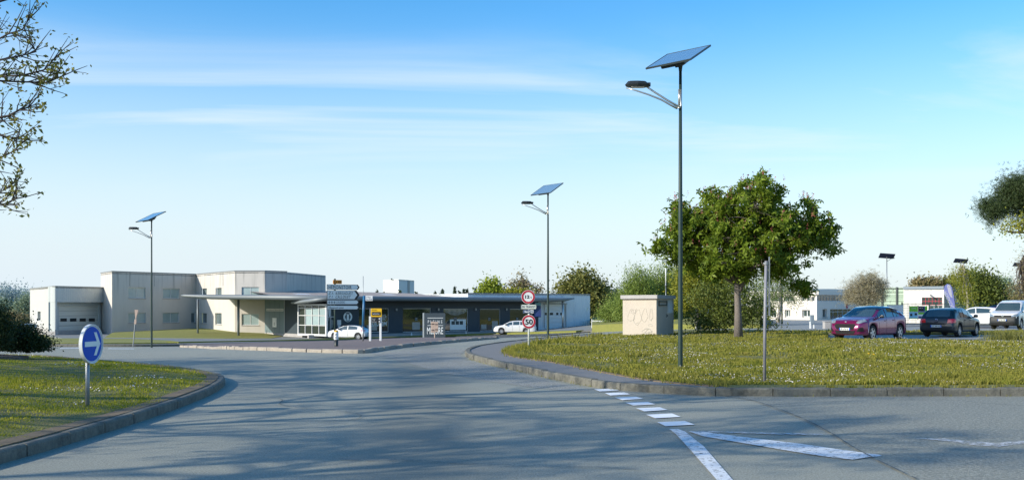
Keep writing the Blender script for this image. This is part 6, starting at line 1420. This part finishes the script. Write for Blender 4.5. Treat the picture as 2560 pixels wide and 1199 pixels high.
SW=dict(L=4.58,W=1.80,H=1.47,wb=2.73,fo=.87,r=.32,belt=(.90,1.02),sill=.22,roofw=.76,nose=.24,
 top=[(0,.55),(.01,.70),(.04,.83),(.14,.93),(.22,.98),(.30,1.20),(.38,1.38),(.47,1.45),(.60,1.47),(.80,1.45),(.92,1.38),(.96,1.16),(.98,.98),(1,.66)],
 glass=[(.29,.45,0),(.47,.62,0),(.64,.86,.05)],seams=(.28,.46,.63),handles=(.43,.61),mirror=.30,mirrorm='p_blk',ws=(1.0,1.40,.66,.56),rw=(1.04,1.36,.58,.5),hl=[[(.46,.66),(.76,.70),(.76,.80),(.50,.74)]],
 tl=[[(.50,.86),(.86,.86),(.86,.98),(.52,.96)]],tls=[[(.90,.87),(.985,.87),(.98,.96),(.92,.95)]],rp=(.62,'AB'),spokes=9)
P208=dict(SW); P208.update(L=3.96,W=1.74,H=1.46,wb=2.54,fo=.76,r=.315,top=[(0,.58),(.01,.72),(.05,.85),(.15,.95),(.22,1.0),(.32,1.24),(.42,1.40),(.52,1.46),(.70,1.45),(.84,1.39),(.91,1.22),(.96,1.0),(1,.64)],glass=[(.31,.50,0),(.52,.76,.04)],seams=(.30,.51),handles=(.48,),tl=[[(.46,.86),(.84,.84),(.84,.98),(.60,.99)]],tls=[[(.88,.86),(.98,.88),(.975,.98),(.90,.97)]])
CAD=dict(L=4.4,W=1.79,H=1.86,wb=2.68,fo=.88,r=.325,belt=(1.02,1.08),sill=.24,roofw=.80,cat='van',nose=.18,tailtaper=.04,
 top=[(0,.60),(.01,.82),(.03,.98),(.08,1.07),(.17,1.15),(.22,1.19),(.28,1.42),(.35,1.66),(.41,1.77),(.50,1.84),(.62,1.86),(.90,1.84),(.985,1.76),(1,1.0)],
 glass=[(.25,.43,.02)],seams=(.24,.44,.66),handles=(.41,.46),mirror=.27,ws=(1.19,1.68,.73,.62),rw=(1.12,1.62,.62,.56),hl=[[(.50,.80),(.82,.83),(.83,1.0),(.68,.96),(.52,.88)]],tl=[[(.70,.8),(.86,.8),(.86,1.2),(.74,1.2)]],
 front=[([(-.50,.80),(.50,.80),(.50,.89),(-.50,.89)],'well','grille'),([(-.60,.30),(.60,.30),(.70,.42),(-.70,.42)],'well','lower_intake')],fp=(.60,'FJ-568-WB'),badge=[(1,.85,.075)],bumper=.76,spokes=8)
MPV=dict(P208); MPV.update(L=4.4,W=1.82,H=1.66,wb=2.7,fo=.88,r=.33,top=[(0,.6),(.01,.78),(.05,.92),(.16,1.02),(.24,1.1),(.34,1.40),(.43,1.58),(.55,1.66),(.80,1.63),(.91,1.45),(.96,1.1),(1,.7)],belt=(.98,1.08),glass=[(.31,.48,0),(.5,.66,0),(.68,.84,.05)],ws=(1.12,1.58,.66,.56),rw=(1.12,1.52,.6,.5))
def yawv(x,y): return math.atan2(y,x)
t=car('parked_car','magenta purple crossover car with black roof parked facing the road','x' and PUMA,2171,47.5,.03,yawv(-.73,-.68),'p_pur')
t=car('parked_car','dark green-grey older hatchback seen from behind beside the purple car',GOLF,2378,52.0,.03,yawv(.67,.74),'p_grn')
t=car('parked_car','white compact hatchback with black roof behind the direction signs',DS,873,101,.06,yawv(-.97,.25),'p_wht')
t=car('parked_car','white estate car in front of the shop windows by the speed signs',SW,1288,113,.06,yawv(-1,.12),'p_wht')
t=car('parked_van','white delivery van with dark grey bumper at the right edge',CAD,2532,66,-.05,yawv(-.66,-.75),'p_wht',z=.06)
t=car('parked_car','small white hatchback between the dark green car and the white van',P208,2436,74,0,yawv(-.93,.36),'p_wht',z=.02)
t=car('parked_car','dark red car mostly hidden behind the small white hatchback',P208,2462,78,0,yawv(-.93,.36),'p_red',z=.0)
t=car('parked_car','black people carrier behind the red and white cars',MPV,2486,84,0,yawv(-.95,.3),'p_blk',z=.0)
t=car('parked_car','pale blue car just visible left of the garage wing above the shrub',P208,62,128,0,yawv(-.9,-.4),'p_blu',z=-2.15)
t=car('parked_car','white car almost hidden behind the white van',P208,2530,84,0,yawv(-.95,.3),'p_wht',z=.25)
